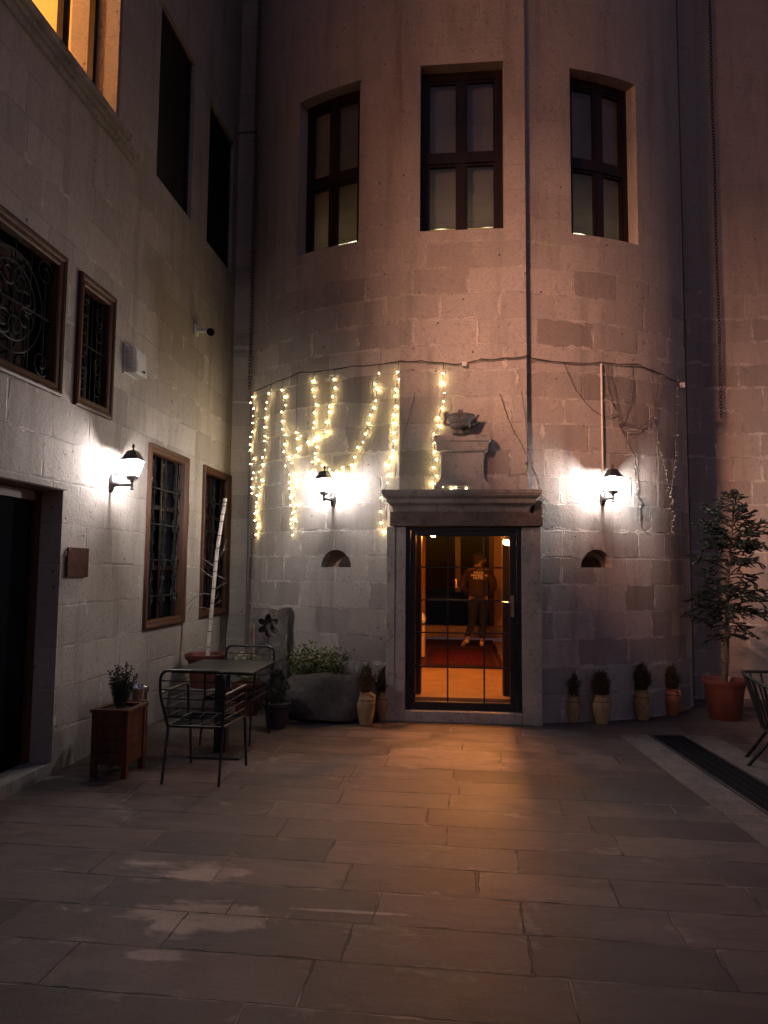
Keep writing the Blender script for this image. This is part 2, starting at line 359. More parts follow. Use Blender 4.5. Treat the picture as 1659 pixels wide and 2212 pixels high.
# ------------------------------------------------------------------ mesh builder
class MB:
    def __init__(s): s.v = []; s.f = []
    def add(s, vs, fs):
        o = len(s.v); s.v += [V(p) for p in vs]; s.f += [tuple(i+o for i in f) for f in fs]; return s
    def box(s, x0, x1, y0, y1, z0, z1, mtx=None):
        vs = [V((x, y, z)) for x in (x0, x1) for y in (y0, y1) for z in (z0, z1)]
        if mtx is not None: vs = [mtx @ p for p in vs]
        return s.add(vs, [(0, 1, 3, 2), (4, 6, 7, 5), (0, 4, 5, 1), (2, 3, 7, 6), (0, 2, 6, 4), (1, 5, 7, 3)])
    def loft(s, rings, closed=True, cap=True):
        n = len(rings[0]); vs = [p for r in rings for p in r]; fs = []
        for i in range(len(rings)-1):
            for j in range(n if closed else n-1):
                k = (j+1) % n
                fs.append((i*n+j, i*n+k, (i+1)*n+k, (i+1)*n+j))
        if cap: fs += [tuple(reversed(range(n))), tuple(range((len(rings)-1)*n, len(rings)*n))]
        return s.add(vs, fs)
    def lathe(s, prof, c=(0, 0, 0), n=24, cap=True, squash=1.0, wob=None):
        c = V(c); rings = []
        for r, z in prof:
            rings.append([c + V((r*cos(2*pi*j/n)*(1+(wob(j/n, z) if wob else 0)), squash*r*sin(2*pi*j/n)*(1+(wob(j/n, z) if wob else 0)), z)) for j in range(n)])
        return s.loft(rings, cap=cap)
    def rect(s, prof, c=(0, 0, 0), cap=True):
        """rectangular loft: (half x, half y, z)"""
        c = V(c)
        return s.loft([[c+V((hx, hy, z)), c+V((-hx, hy, z)), c+V((-hx, -hy, z)), c+V((hx, -hy, z))] for hx, hy, z in prof], cap=cap)
    def tube(s, pts, r, n=6, cap=True):
        pts = [V(p) for p in pts]; m = len(pts)
        rs = r if isinstance(r, (list, tuple)) else [r]*m
        rings = []; up = None
        for i, p in enumerate(pts):
            t = (pts[min(i+1, m-1)] - pts[max(i-1, 0)]).normalized()
            if up is None: up = V((0, 0, 1)) if abs(t.z) < .9 else V((1, 0, 0))
            a = t.cross(up)
            if a.length < 1e-4: a = t.cross(V((0, 1, .3)))
            a.normalize(); b = a.cross(t).normalized(); up = b
            rings.append([p + (a*cos(2*pi*j/n) + b*sin(2*pi*j/n))*rs[i] for j in range(n)])
        return s.loft(rings, cap=cap)
    def ball(s, c, r, seg=8, rings=6, sc=(1, 1, 1)):
        c = V(c); vs = [c+V((0, 0, r*sc[2]))]; fs = []
        for i in range(1, rings):
            a = pi*i/rings
            for j in range(seg): vs.append(c+V((r*sin(a)*cos(2*pi*j/seg)*sc[0], r*sin(a)*sin(2*pi*j/seg)*sc[1], r*cos(a)*sc[2])))
        vs.append(c-V((0, 0, r*sc[2])))
        for j in range(seg): fs.append((0, 1+j, 1+(j+1) % seg))
        for i in range(rings-2):
            for j in range(seg):
                a, b = 1+i*seg+j, 1+i*seg+(j+1) % seg; fs.append((a, a+seg, b+seg, b))
        L = len(vs)-1; q = 1+(rings-2)*seg
        for j in range(seg): fs.append((L, q+(j+1) % seg, q+j))
        return s.add(vs, fs)
    def leaf(s, p, d, L, W, fold=.25):
        p = V(p); d = V(d).normalized(); a = d.cross(V((random.uniform(-1, 1), random.uniform(-1, 1), 1.0)))
        if a.length < 1e-3: a = V((1, 0, 0))
        a.normalize(); n = a.cross(d)
        return s.add([p, p+d*L*.5+a*W*.5+n*W*fold, p+d*L, p+d*L*.5-a*W*.5+n*W*fold], [(0, 1, 2), (0, 2, 3)])
    def cbar(s, ph0, ph1, z0, z1, d0, d1, n=8):
        """bar that follows the tower's curve; d = depth behind the wall face"""
        rings = []
        for i in range(n+1):
            ph = ph0+(ph1-ph0)*i/n; a, _ = ell(ph, -d0); b, _ = ell(ph, -d1)
            rings.append([V((a.x, a.y, z0)), V((b.x, b.y, z0)), V((b.x, b.y, z1)), V((a.x, a.y, z1))])
        return s.loft(rings)
    def torus(s, c, R, r, ax='y', n=14, m=5):
        pts = []
        for i in range(n+1):
            a = 2*pi*i/n
            o = {'x': V((0, cos(a), sin(a))), 'y': V((cos(a), 0, sin(a))), 'z': V((cos(a), sin(a), 0))}[ax]
            pts.append(V(c)+o*R)
        return s.tube(pts, r, m, cap=False)
    def build(s, name, mat, parent=None, world=True, smooth=False, bevel=0.0):
        off = V((0, 0, 0)); q = parent
        while q is not None: off += q.location; q = q.parent
        vs = [p-off for p in s.v] if (world and parent is not None) else s.v
        me = bpy.data.meshes.new(name); me.from_pydata([tuple(p) for p in vs], [], s.f)
        bm = bmesh.new(); bm.from_mesh(me); bmesh.ops.recalc_face_normals(bm, faces=bm.faces); bm.to_mesh(me); bm.free()
        me.materials.append(M[mat] if isinstance(mat, str) else mat)
        if smooth:
            me.polygons.foreach_set('use_smooth', [True]*len(me.polygons))
            try: me.set_sharp_from_angle(angle=radians(38))
            except Exception: pass
        o = bpy.data.objects.new(name, me); COL.objects.link(o)
        if parent is not None: o.parent = parent
        if bevel:
            b = o.modifiers.new('edge', 'BEVEL'); b.width = bevel; b.segments = 2; b.limit_method = 'ANGLE'; b.angle_limit = radians(40)
        return o

def arcpts(c, r, a0, a1, ax, n=8):
    out = []
    for i in range(n+1):
        a = a0+(a1-a0)*i/n
        o = {'yz': V((0, cos(a), sin(a))), 'xz': V((cos(a), 0, sin(a))), 'xy': V((cos(a), sin(a), 0))}[ax]
        out.append(V(c)+o*r)
    return out
def rounded(pts, r, n=4):
    """polyline with rounded corners"""
    pts = [V(p) for p in pts]; out = [pts[0]]
    for i in range(1, len(pts)-1):
        a, b, c = pts[i-1], pts[i], pts[i+1]
        ra = min(r, (a-b).length*.45, (c-b).length*.45)
        p, q = b+(a-b).normalized()*ra, b+(c-b).normalized()*ra
        for k in range(n+1):
            t = k/n; out.append(p*(1-t)**2 + b*2*t*(1-t) + q*t*t)
    return out+[pts[-1]]

def tag(o, label=None, cat=None, group=None, kind=None):
    if label: o['label'] = label
    if cat: o['category'] = cat
    if group: o['group'] = group
    if kind: o['kind'] = kind
    return o
def thing(name, label, cat, loc=(0, 0, 0), rz=0.0, group=None):
    o = bpy.data.objects.new(name, None); COL.objects.link(o)
    o.location = loc; o.rotation_euler = (0, 0, rz); o.empty_display_size = .1
    return tag(o, label, cat, group)
def copy_tree(o, parent=None):
    c = o.copy(); COL.objects.link(c)
    if parent is not None: c.parent = parent
    for ch in list(o.children): copy_tree(ch, c)
    return c

def carve(o, cutters):
    """cut real openings through a wall and keep the result as plain mesh"""
    cs = []
    for mb in cutters:
        c = mb.build('cutter', 'tower'); c.hide_render = True; cs.append(c)
        md = o.modifiers.new('cut', 'BOOLEAN'); md.operation = 'DIFFERENCE'; md.solver = 'EXACT'; md.object = c
    bpy.context.view_layer.update()
    ev = o.evaluated_get(bpy.context.evaluated_depsgraph_get())
    me = bpy.data.meshes.new_from_object(ev); o.modifiers.clear(); o.data = me
    for c in cs: bpy.data.objects.remove(c, do_unlink=True)
    return o

# ------------------------------------------------------------------ ground
g_ = MB(); g_.add([(-60, -60, 0), (60, -60, 0), (60, 60, 0), (-60, 60, 0)], [(0, 1, 2, 3)])
tag(g_.build('paving', 'paving'), 'worn stone slabs paving the courtyard', None, None, 'structure')

# ------------------------------------------------------------------ round tower
HT = 11.5
tower = thing('round_tower', 'round stone tower with flat middle bay, glass door and three tall upper windows', 'building', (TX, TY, 0))
outer, inner = [], []
xe = sqrt(1-(HB/TA)**2)
def addp(p, q): outer.append(p); inner.append(q)
N = 40
phL, phR = phi_of_x(TX-HB), phi_of_x(TX+HB)
def inn(ph): return V((TX+(TA-.5)*cos(ph), TY+(TB-.5)*sin(ph), 0))
addp(V((TX-TA, TY+.6, 0)), V((TX-TA+.5, TY+.6, 0)))
for i in range(N+1):
    ph = pi+(phL-pi)*i/N; addp(ell(ph)[0], inn(ph))
for i in range(7):
    xx = TX-HB+2*HB*i/6; ph = phi_of_x(xx); addp(V((xx, FY, 0)), inn(ph))
for i in range(N+1):
    ph = phR+(2*pi-phR)*i/N; addp(ell(ph)[0], inn(ph))
addp(V((TX+TA, TY+.6, 0)), V((TX+TA-.5, TY+.6, 0)))
wall = MB(); rings = [[p.copy(), V((p.x, p.y, HT)), V((q.x, q.y, HT)), q.copy()] for p, q in zip(outer, inner)]
wall.loft(rings)
tw = wall.build('wall', 'tower', tower)
DX0, DX1, DZ0, DZ1 = -.575, .725, .13, 2.20
WZ0, WZ1 = 5.73, 7.82
WP = [(phi_of_x(-2.06), phi_of_x(-1.205)), (phi_of_x(1.365), phi_of_x(2.235))]
cut = [MB().box(DX0, DX1, -.3, 1.2, -.5, DZ1), MB().box(-.44, .555, -.3, 1.5, WZ0, WZ1)]
for a, b in WP: cut.append(MB().cbar(a, b, WZ0, WZ1, -.2, .9, 10))
NICHE = [onT(725, 1225), onT(1290, 1226)]
def arch(c, r, y0, y1, nrm, n=14):
    t = V((-nrm.y, nrm.x, 0)); prof = [c+t*r*cos(pi*i/n)+V((0, 0, r*1.02*sin(pi*i/n))) for i in range(n+1)]
    return MB().loft([[p+nrm*y0 for p in prof], [p+nrm*y1 for p in prof]])
for c in NICHE:
    n_ = ell(phi_of_x(c.x))[1]; cut.append(arch(c, .205, .3, -.24, n_))
carve(tw, cut)
for c in NICHE:       # brown board standing in each niche
    n_ = ell(phi_of_x(c.x))[1]; t = V((-n_.y, n_.x, 0)); s_ = -1 if c.x > 0 else 1
    cc = c - t*(-.035*s_) * 1.0
    a = arch(cc+t*.05*(1 if c.x > 0 else 1), .125, -.14, -.20, n_)
    a.build('niche_board', 'stile', tower)

def glazing(pt, bar, zz0, zz1, name='window'):
    """frame, transom, mullions, panes and roman blind for one upper window; bar(u0,u1,z0,z1,d0,d1) with u in 0..1"""
    f = MB(); w = .085
    f.v += []
    for a in (bar(0, w, zz0, zz1, .16, .24), bar(1-w, 1, zz0, zz1, .16, .24), bar(w, 1-w, zz0, zz0+.06, .162, .238), bar(w, 1-w, zz1-.10, zz1, .162, .238)):
        f.add(a.v, a.f)
    fo = f.build(name, 'darkwood', tower)
    mid = zz0+(zz1-zz0)*.47
    mu = MB()
    for a in (bar(.455, .545, zz0+.06, mid-.06, .165, .235), bar(.455, .545, mid+.06, zz1-.10, .165, .235)): mu.add(a.v, a.f)
    mu.build('mullion', 'darkwood', fo)
    tr = bar(w, 1-w, mid-.06, mid+.06, .155, .24); tr.build('transom', 'darkwood', fo)
    rl = MB()
    for u0, u1 in ((w, .455), (.545, 1-w)):
        for q0, q1 in ((zz0+.06, mid-.06), (mid+.06, zz1-.10)):
            e = .028
            for a in (bar(u0, u0+e, q0, q1, .175, .225), bar(u1-e, u1, q0, q1, .175, .225), bar(u0+e, u1-e, q0, q0+.03, .177, .223), bar(u0+e, u1-e, q1-.03, q1, .177, .223)): rl.add(a.v, a.f)
    rl.build('sash', 'darkwood', fo)
    for u0, u1 in ((w, .455), (.545, 1-w)):
        for q0, q1 in ((zz0+.06, mid-.06), (mid+.06, zz1-.10)): bar(u0+.028, u1-.028, q0+.03, q1-.03, .198, .202).build('pane', 'glass', fo)
    # the blind with its sewn folds hangs just behind the glass and stops short of the sill
    bl = MB(); zs = [zz1+.01, zz1-.16, zz1-.175, zz1-.60, zz1-.618, zz1-1.12, zz1-1.138, zz0+.60, zz0+.582, zz0+.43, zz0+.412, zz0+.25, zz0+.225, zz0+.175, zz0+.15]
    ds = [.30, .30, .28, .30, .28, .30, .28, .30, .275, .30, .275, .30, .27, .295, .275]
    rows = [[pt(.01+.98*i/16, z+(.004*sin(i*1.3+k*2) if k > 6 else 0), d_+.006*sin(i*.8+k)) for i in range(17)] for k, (z, d_) in enumerate(zip(zs, ds))]
    bl.loft(rows, closed=False, cap=False)
    bl.build('blind', 'blind', fo, smooth=True)
    sl = bar(.02, .98, zz0+.01, zz0+.055, .245, .62); sl.build('inner_sill', 'sillglow', fo)
    bx = bar(.0, 1, zz0-.02, zz1+.02, .72, .76); bx.build('room_back', 'roomwall', fo)
    lt = bar(.1, .9, zz0+.30, zz0+.34, .55, .58); lt.build('room_lamp', 'roomtube', fo)
def flatbar(x0, x1, y0):
    return lambda u0, u1, z0, z1, d0, d1: MB().box(x0+(x1-x0)*u0, x0+(x1-x0)*u1, y0+d0, y0+d1, z0, z1)
def curvebar(a, b):
    return lambda u0, u1, z0, z1, d0, d1: MB().cbar(a+(b-a)*u0, a+(b-a)*u1, z0, z1, d0, d1, 8)
def curvept(a, b):
    def f(u, z, d):
        p = ell(a+(b-a)*u, -d)[0]; return V((p.x, p.y, z))
    return f
glazing(lambda u, z, d: V((-.44+.995*u, FY+d, z)), flatbar(-.44, .555, FY), WZ0, WZ1)
for a, b in WP: glazing(curvept(a, b), curvebar(a, b), WZ0, WZ1)

# door surround: jambs, lintel, cornice, pedestal and urn
for x0, x1 in ((-.80, -.578), (.728, .945)):
    j = MB(); j.box(x0, x1, .158, .50, 0, 2.195)
    j.box(x0+.0 if x0 < 0 else x0+.115, x0+.10 if x0 < 0 else x1, .146, .1575, 0, 2.19)
    j.build('door_jamb', 'jamb', tower, bevel=.006)
MB().box(-.577, .727, .150, .62, 0, .128).build('door_sill', 'jamb', tower, bevel=.01)
random.seed(11)
li = MB(); prof = []
for i in range(25):
    x = -.755+1.69*i/24; wv = .004*sin(i*.9)+random.uniform(-.002, .002)
    prof.append([V((x, .085+wv, 2.203)), V((x, .09-wv*.5, 2.36+(random.uniform(-.02, .0) if i in (1, 2, 23) else 0))), V((x, .45, 2.36)), V((x, .45, 2.203))])
li.loft(prof); li.build('lintel', 'lintel', tower)
cp = MB(); ccx = .045
cp.rect([(hx, hy, z) for hx, hy, z in [(.765, .13, 2.362), (.775, .14, 2.40), (.79, .16, 2.43), (.82, .21, 2.452), (.835, .215, 2.47), (.838, .218, 2.50), (.855, .24, 2.515), (.88, .265, 2.535), (.885, .268, 2.553), (.892, .275, 2.556), (.892, .275, 2.60)]], (ccx, .22, 0))
cp.build('cornice', 'carved', tower, bevel=.004)
rk = MB(); rk.box(.86, .975, .12, .34, 2.20, 2.50); rk.build('broken_return', 'lintel', tower, bevel=.03)
pc = .062
pd = MB(); pd.rect([(.318, .115, 2.602), (.318, .115, 2.665), (.300, .098, 2.667), (.296, .094, 2.685), (.278, .078, 2.705), (.258, .064, 2.735), (.246, .056, 2.765), (.242, .055, 2.79), (.242, .055, 3.05)], (pc, .19, 0)); pd.build('pedestal', 'jamb', tower, bevel=.005)
pdc = MB(); pdc.rect([(.262, .074, 3.052), (.268, .08, 3.06), (.292, .102, 3.066), (.294, .104, 3.09), (.290, .10, 3.10), (.302, .112, 3.15), (.305, .115, 3.166), (.324, .134, 3.168), (.324, .134, 3.235)], (pc, .19, 0)); pdc.build('pedestal_cap', 'jamb', tower, bevel=.005)
ur = MB()
ur.lathe([(.085, 3.237), (.085, 3.255), (.075, 3.262), (.052, 3.275), (.045, 3.295), (.055, 3.305), (.085, 3.315), (.105, 3.335), (.118, 3.365), (.112, 3.372), (.125, 3.385), (.145, 3.43), (.150, 3.445), (.165, 3.45), (.165, 3.468), (.10, 3.47)], (pc-.02, .10, 0), 28, wob=lambda a, z: (.07*abs(sin(a*pi*14)) if z < 3.37 else 0))
ur.box(pc-.05, pc+.01, .09, .18, 3.47, 3.535)
un = ur.build('urn', 'block', tower, smooth=True)
hd = MB(); hd.tube(rounded([(pc-.13, .10, 3.36), (pc-.21, .11, 3.37), (pc-.185, .11, 3.43), (pc-.20, .11, 3.50), (pc-.15, .11, 3.49)], .04), .016, 6)
hd.build('urn_handle', 'block', un)
hd = MB(); hd.tube(rounded([(pc+.10, .10, 3.36), (pc+.15, .11, 3.37), (pc+.155, .11, 3.43), (pc+.19, .11, 3.475)], .03), .017, 6)
hd.build('urn_handle', 'block', un)

# glass door
dr = MB(); fw = .105; a0, a1 = DX0+.004, DX1-.004; z0, z1 = .1305, DZ1-.004; yf = .20
for b in ((a0, a0+.045, yf-.012, yf+.09, z0, z1), (a1-.045, a1, yf-.012, yf+.09, z0, z1), (a0+.045, a1-.045, yf-.01, yf+.088, z1-.045, z1)): dr.box(*b)
df = dr.build('door_frame', 'doormetal', tower, bevel=.004)
lf = MB(); l0, l1 = a0+.049, a1-.049; lz0, lz1 = z0+.004, z1-.049
for b in ((l0, l0+.055, yf+.004, yf+.06, lz0, lz1), (l1-.075, l1, yf+.004, yf+.06, lz0, lz1), (l0+.055, l1-.075, yf+.006, yf+.058, lz0, lz0+.085), (l0+.055, l1-.075, yf+.006, yf+.058, lz1-.055, lz1)): lf.box(*b)
door = lf.build('door', 'doormetal', tower, bevel=.004)
gx0, gx1, gz0, gz1 = l0+.055, l1-.075, lz0+.085, lz1-.055
MB().box(gx0-.003, gx1+.003, yf+.030, yf+.034, gz0-.003, gz1+.003).build('glass', 'glass', door)
gb = MB()
for px in (967, 1046):
    x = onY(px, 1480, yf+.02).x; gb.box(x-.0085, x+.0085, yf+.018, yf+.0295, gz0, gz1)
for py in (1226, 1297, 1367.5, 1442):
    z = onY(1000, py, yf+.02).z; gb.box(gx0, gx1, yf+.016, yf+.028, z-.0085, z+.0085)
gb.build('glazing_bar', 'doormetal', door)
hp = onY(1107, 1302, yf-.01)
h = MB(); h.box(hp.x-.018, hp.x+.018, yf-.006, yf+.0035, hp.z-.16, hp.z+.08)
h.tube(rounded([(hp.x, yf-.004, hp.z), (hp.x, yf-.055, hp.z), (hp.x-.125, yf-.055, hp.z+.003)], .02), .010, 8)
h.build('handle', 'chrome', door, smooth=True)
lk = MB(); lk.lathe([(.013, -.02), (.013, .03)], (hp.x, yf-.008, hp.z-.075), 10); lk.build('lock', 'chrome', door, smooth=True)
for z in (.38, 1.78): hg = MB(); hg.tube([(a0+.047, yf-.018, z), (a0+.047, yf-.018, z+.12)], .011, 8); hg.build('hinge', 'doormetal', door)

# ------------------------------------------------------------------ hall behind the door
HF = .2
fl = MB(); fl.box(-1.6, 1.7, .62, 7.6, .05, HF); fl.box(DX0+.01, DX1-.01, .30, .619, .05, .16)
tag(fl.build('hall_floor', 'hallfloor'), 'warm lit stone floor of the hall', None, None, 'structure')
IY = onZ(996, 1375, HF).y          # inner end wall
hw = MB()
hw.box(-1.7, -1.6, .74, IY, HF, 2.8); hw.box(1.7, 1.8, .74, IY, HF, 2.8)
hw.box(-1.7, 1.8, IY, IY+.15, HF+.0, 2.8)
hw.box(-1.6, -.62, .72, .80, HF, 2.8); hw.box(.80, 1.7, .72, .80, HF, 2.8); hw.box(-.62, .80, .721, .80, 2.42, 2.8)
hw.build('hall_wall', 'hallwall', tower)
MB().box(-1.7, 1.8, .6, IY+.15, 2.8, 2.9).build('hall_ceiling', 'ceil', tower)
st = MB(); sx0 = onY(923, 1375, IY-.25).x; stz = onY(1000, 1352, IY-.25).z
st.box(-1.55, 1.2, IY-.28, IY-.001, HF, stz); st.build('hall_step', 'hallfloor', tower, bevel=.01)
ip = MB()      # inner wooden posts either side of the passage
pl0, pl1 = onY(897, 1486, .83).x, onY(909, 1486, .83).x; pr0, pr1 = onY(1087, 1490, .83).x, onY(1105, 1490, .83).x
for x0, x1 in ((pl0-.06, pl1), (pr0, pr1+.08)): ip.box(x0, x1, .82, 1.02, HF, 2.42)
ip.build('inner_post', 'darkwood', tower)
dl, dr_ = onY(919, 1352, IY-.03).x, onY(1067, 1352, IY-.03).x
idm = MB(); ztop = 2.62
idm.box(dl, dr_, IY-.06, IY-.002, stz+.002, ztop)
idr = idm.build('inner_door', 'innerdoor', tower)
sm = onY(989, 1200, IY-.08).x
sti = MB(); sti.box(sm-.06, sm+.06, IY-.09, IY-.061, stz+.75, ztop); sti.box(dr_-.10, dr_-.01, IY-.09, IY-.061, stz+.02, ztop)
sti.build('door_stile', 'stile', idr)
for x0, x1 in ((dl+.08, sm-.12), (sm+.12, dr_-.16)):
    for q0, q1 in ((stz+.12, stz+.85), (stz+1.35, stz+1.75), (stz+1.85, 2.55)): MB().box(x0, x1, IY-.075, IY-.061, q0, q1).build('door_panel', 'innerpanel', idr, bevel=.012)
ih = MB(); hz = stz+.98; ih.box(sm-.055, sm-.015, IY-.10, IY-.0905, hz-.14, hz+.07); ih.tube(rounded([(sm-.035, IY-.09, hz), (sm-.035, IY-.14, hz), (sm-.16, IY-.14, hz-.004)], .02), .011, 6); ih.ball((sm-.035, IY-.105, hz-.09), .016)
ih.build('handle', 'brass', idr, smooth=True)
# wall clutter seen at the left of the passage
cu = MB(); cy = 4.6; cxp = onY(914.5, 1200, cy).x
for i in range(9):
    x = cxp-.31+.035*i; cu.tube([(x, cy+.02*(i % 2), .9+.02*(i % 3)), (x, cy+.015*(i % 2), 1.6), (x, cy, 2.32)], .026, 6)
tag(cu.build('curtain', 'redcloth', None, smooth=True), 'red curtain hanging at the left side of the lit hall', 'curtain')
cb = thing('cabinet', 'narrow pale cabinet with a dark top at the left side of the hall', 'cabinet', (cxp-.12, 4.55, HF))
k = MB(); k.box(cxp-.32, cxp+.035, 4.45, 4.75, HF, HF+.55); cbb = k.build('body', 'hallwall', cb, bevel=.01)
k = MB(); k.box(cxp-.33, cxp+.045, 4.44, 4.76, HF+.551, HF+.585); k.build('top', 'darkwood', cb)
va = MB(); va.lathe([(.035, 0), (.055, .05), (.05, .10), (.022, .15), (.026, .17)], (cxp-.005, 4.55, HF+.585), 12)
tag(va.build('vase', 'white', None, smooth=True), 'small white vase standing on the hall cabinet', 'vase')

rug = MB(); r0, r1 = -.64, .76; y0r, y1r = onZ(996, 1441, HF).y, onZ(990, 1383, HF).y
rg = []
random.seed(5)
for i in range(25):
    y = y0r+(y1r-y0r)*i/24
    e0, e1 = random.uniform(-.02, .02), random.uniform(-.02, .02)
    rg.append([V((r0+e0, y, HF+.002)), V((r1+e1, y, HF+.002)), V((r1+e1, y, HF+.014)), V((r0+e0, y, HF+.014))])
rug.loft(rg)
for i in range(70):
    x = r0+(r1-r0)*(i+.5)/70
    rug.box(x-.003, x+.003, y0r-.04-random.uniform(0, .02), y0r, HF+.002, HF+.006)
tag(rug.build('rug', 'rug'), 'dark red patterned rug with fringed ends on the hall floor', 'rug')

# hall lamps: one at each side behind the passage, and an unseen one added between
for i, (px, py, Yl, lab) in enumerate(((1099, 1159, .66, 'small bright lamp at the upper right corner behind the glass door, with an added spot shade'), (936, 1152, 1.7, 'bright hanging lamp at the upper left corner behind the glass door'), (1000, 1108, 2.4, 'unseen lamp added in the middle of the hall behind the door head, brightening hall and paving'))):
    p = onY(px, py, Yl)
    L = thing('hall_lamp', lab, 'lamp', p, 0, 'lamps inside the hall')
    if i == 0:         # lamp made a spot: added tilt and tubular shade pool light on the paving
        ax_ = (V((-.02, -1.0, 0))-p).normalized(); q_ = ax_.to_track_quat('Z', 'Y').to_matrix()
        def disc(r, h, n=18): return [p+ax_*h+q_ @ V((r*cos(2*pi*j/n), r*sin(2*pi*j/n), 0)) for j in range(n)]
        b = MB(); b.loft([disc(.036, -.004), disc(.036, .004)]); b.build('globe', 'bulb_door', L)
        b = MB(); b.loft([disc(.052, .10), disc(.056, .10), disc(.056, -.03), disc(.006, -.05), disc(.006, -.03), disc(.052, -.012)], cap=False); b.build('shade', 'white', L, smooth=True)
    else:
        b = MB(); b.ball(p, (.042, .05, .075)[i], 14, 10); b.build('globe', 'bulb_hall', L, smooth=True)
    b = MB(); sx = 1 if i == 0 else -1
    b.tube([p+V((0, 0, .05)), p+V((0, 0, .12)), p+V((0, 0, 2.8-p.z))], .012, 8); b.lathe([(.05, 2.77), (.05, 2.799)], (p.x, p.y, 0), 14)
    b.build('hanger', 'brass', L)

# ------------------------------------------------------------------ left wing
XL = -3.3
wing = thing('left_wing', 'pale stone wing along the left side with a lit upper window and iron grilles', 'building', (XL, -2.0, 0))
lw = MB(); lw.box(XL-.5, XL, -13, 2.9, 0, HT); lwo = lw.build('wall', 'left', wing)
WIN = dict(big=(-4.1, -2.47, 3.11, 4.30), nar=(-2.25, -1.59, 3.10, 4.29), w1=(-.70, .425, 1.04, 3.045), w2=(.965, 2.075, 1.06, 3.05))
DARK = [(-.75, .285, 6.02, 8.08), (.85, 1.89, 6.02, 8.0)]
LIT = (-4.15, -1.70, 5.98, 8.35); LIT2 = (-8.7, -4.75, 5.98, 8.35)
cut = []
for a, b, c, d in WIN.values(): cut.append(MB().box(XL-.28, XL+.3, a+.03, b-.03, c+.03, d-.03))
for a, b, c, d in DARK: cut.append(MB().box(XL-.22, XL+.3, a, b, c, d))
cut.append(MB().box(XL-.8, XL+.3, *LIT)); cut.append(MB().box(XL-.8, XL+.3, *LIT2))
cut.append(MB().box(XL-.27, XL+.3, -4.2, -2.335, .10, 2.34))
carve(lwo, cut)

def mould_frame(a, b, c, d, w, name):
    """profiled wooden frame standing slightly proud of the wall, mitred at the corners"""
    o = MB(); prof = [(0, -.06), (0, .030), (.018, .040), (.04, .034), (.052, .022), (w-.02, .018), (w-.006, .008), (w, -.06)]
    rings = [[V((XL+dd, a+i, c+i)), V((XL+dd, b-i, c+i)), V((XL+dd, b-i, d-i)), V((XL+dd, a+i, d-i))] for i, dd in prof]
    o.loft(rings, cap=False); n = len(o.v)
    return o.build(name, 'frame', wing)
def scroll(o, y, z, r, s=1, turns=1.35, x=XL-.035, start=0.0, t=.0055, up=1):
    pts = []
    for i in range(22):
        q = i/21; a = start+s*q*turns*2*pi; rr = r*(1-.72*q)
        pts.append((x, y+rr*cos(a), z+up*rr*sin(a)))
    o.tube(pts, t, 5)
def grille_tall(a, b, c, d):
    o = MB(); x = XL-.035; n = 3
    ys = [a+(b-a)*(k+.5)/n for k in range(n)]
    levels = [c+(d-c)*q for q in (.14, .36, .58, .80)]
    for z in levels: o.box(x-.005, x+.005, a, b, z-.008, z+.008)
    for y in ys:
        o.box(x-.006, x+.006, y-.006, y+.006, c, d)
        for z in levels:
            for dz, r in ((.045, .03), (-.045, .03)):
                for dy in (-.042, .042): o.torus((x, y+dy, z+dz), r*.8, .0065, 'x', 10, 4)
            o.ball((x, y, z), .017, 6, 5)
        for i in range(len(levels)):
            z = levels[i]+(d-c)*.11
            for dy in (-.03, .03): o.torus((x, y+dy, z), .022, .007, 'x', 9, 4)
            o.torus((x, y, z+.035), .020, .007, 'x', 9, 4)
            o.tube([(x, y-.075, levels[i]), (x, y-.02, levels[i]+.09), (x, y, z)], .0055, 4); o.tube([(x, y+.075, levels[i]), (x, y+.02, levels[i]+.09), (x, y, z)], .0055, 4)
            o.tube([(x, y-.075, levels[i]), (x, y-.02, levels[i]-.09), (x, y, levels[i]-.13)], .0055, 4); o.tube([(x, y+.075, levels[i]), (x, y+.02, levels[i]-.09), (x, y, levels[i]-.13)], .0055, 4)
    return o
def grille_scroll(a, b, c, d, big):
    o = MB(); x = XL-.035; zc = (c+d)/2; yc = (a+b)/2
    o.box(x-.005, x+.005, a, b, zc-.008, zc+.008)
    if big:
        R = (d-c)*.40
        for r in (R, R*.76): o.torus((x, yc+.18, zc), r, .008, 'x', 36, 5)
        for k in range(8):
            an = k*pi/4+.3; scroll(o, yc+.18+R*.5*cos(an), zc+R*.5*sin(an), .11, 1 if k % 2 else -1, start=an, t=.008)
        for sy in (-1, 1):
            for sz in (-1, 1): scroll(o, yc+.18+sy*R*1.05, zc+sz*R*.95, .12, sy*sz, start=0, t=.008)
        for q in range(7): o.box(x-.004, x+.004, a+(b-a)*(q+.5)/7-.004, a+(b-a)*(q+.5)/7+.004, c, d)
    else:
        for k, z in enumerate((c+.14, c+.34, zc+.16, d-.16)):
            for sy in (-1, 1): scroll(o, yc+sy*.13, z, .085, sy*(1 if k % 2 else -1), start=pi/2, t=.007); scroll(o, yc+sy*.20, z+.09, .045, -sy, start=-pi/2, t=.006)
        for q in range(5): o.box(x-.004, x+.004, a+(b-a)*(q+.5)/5-.004, a+(b-a)*(q+.5)/5+.004, c, d)
    return o
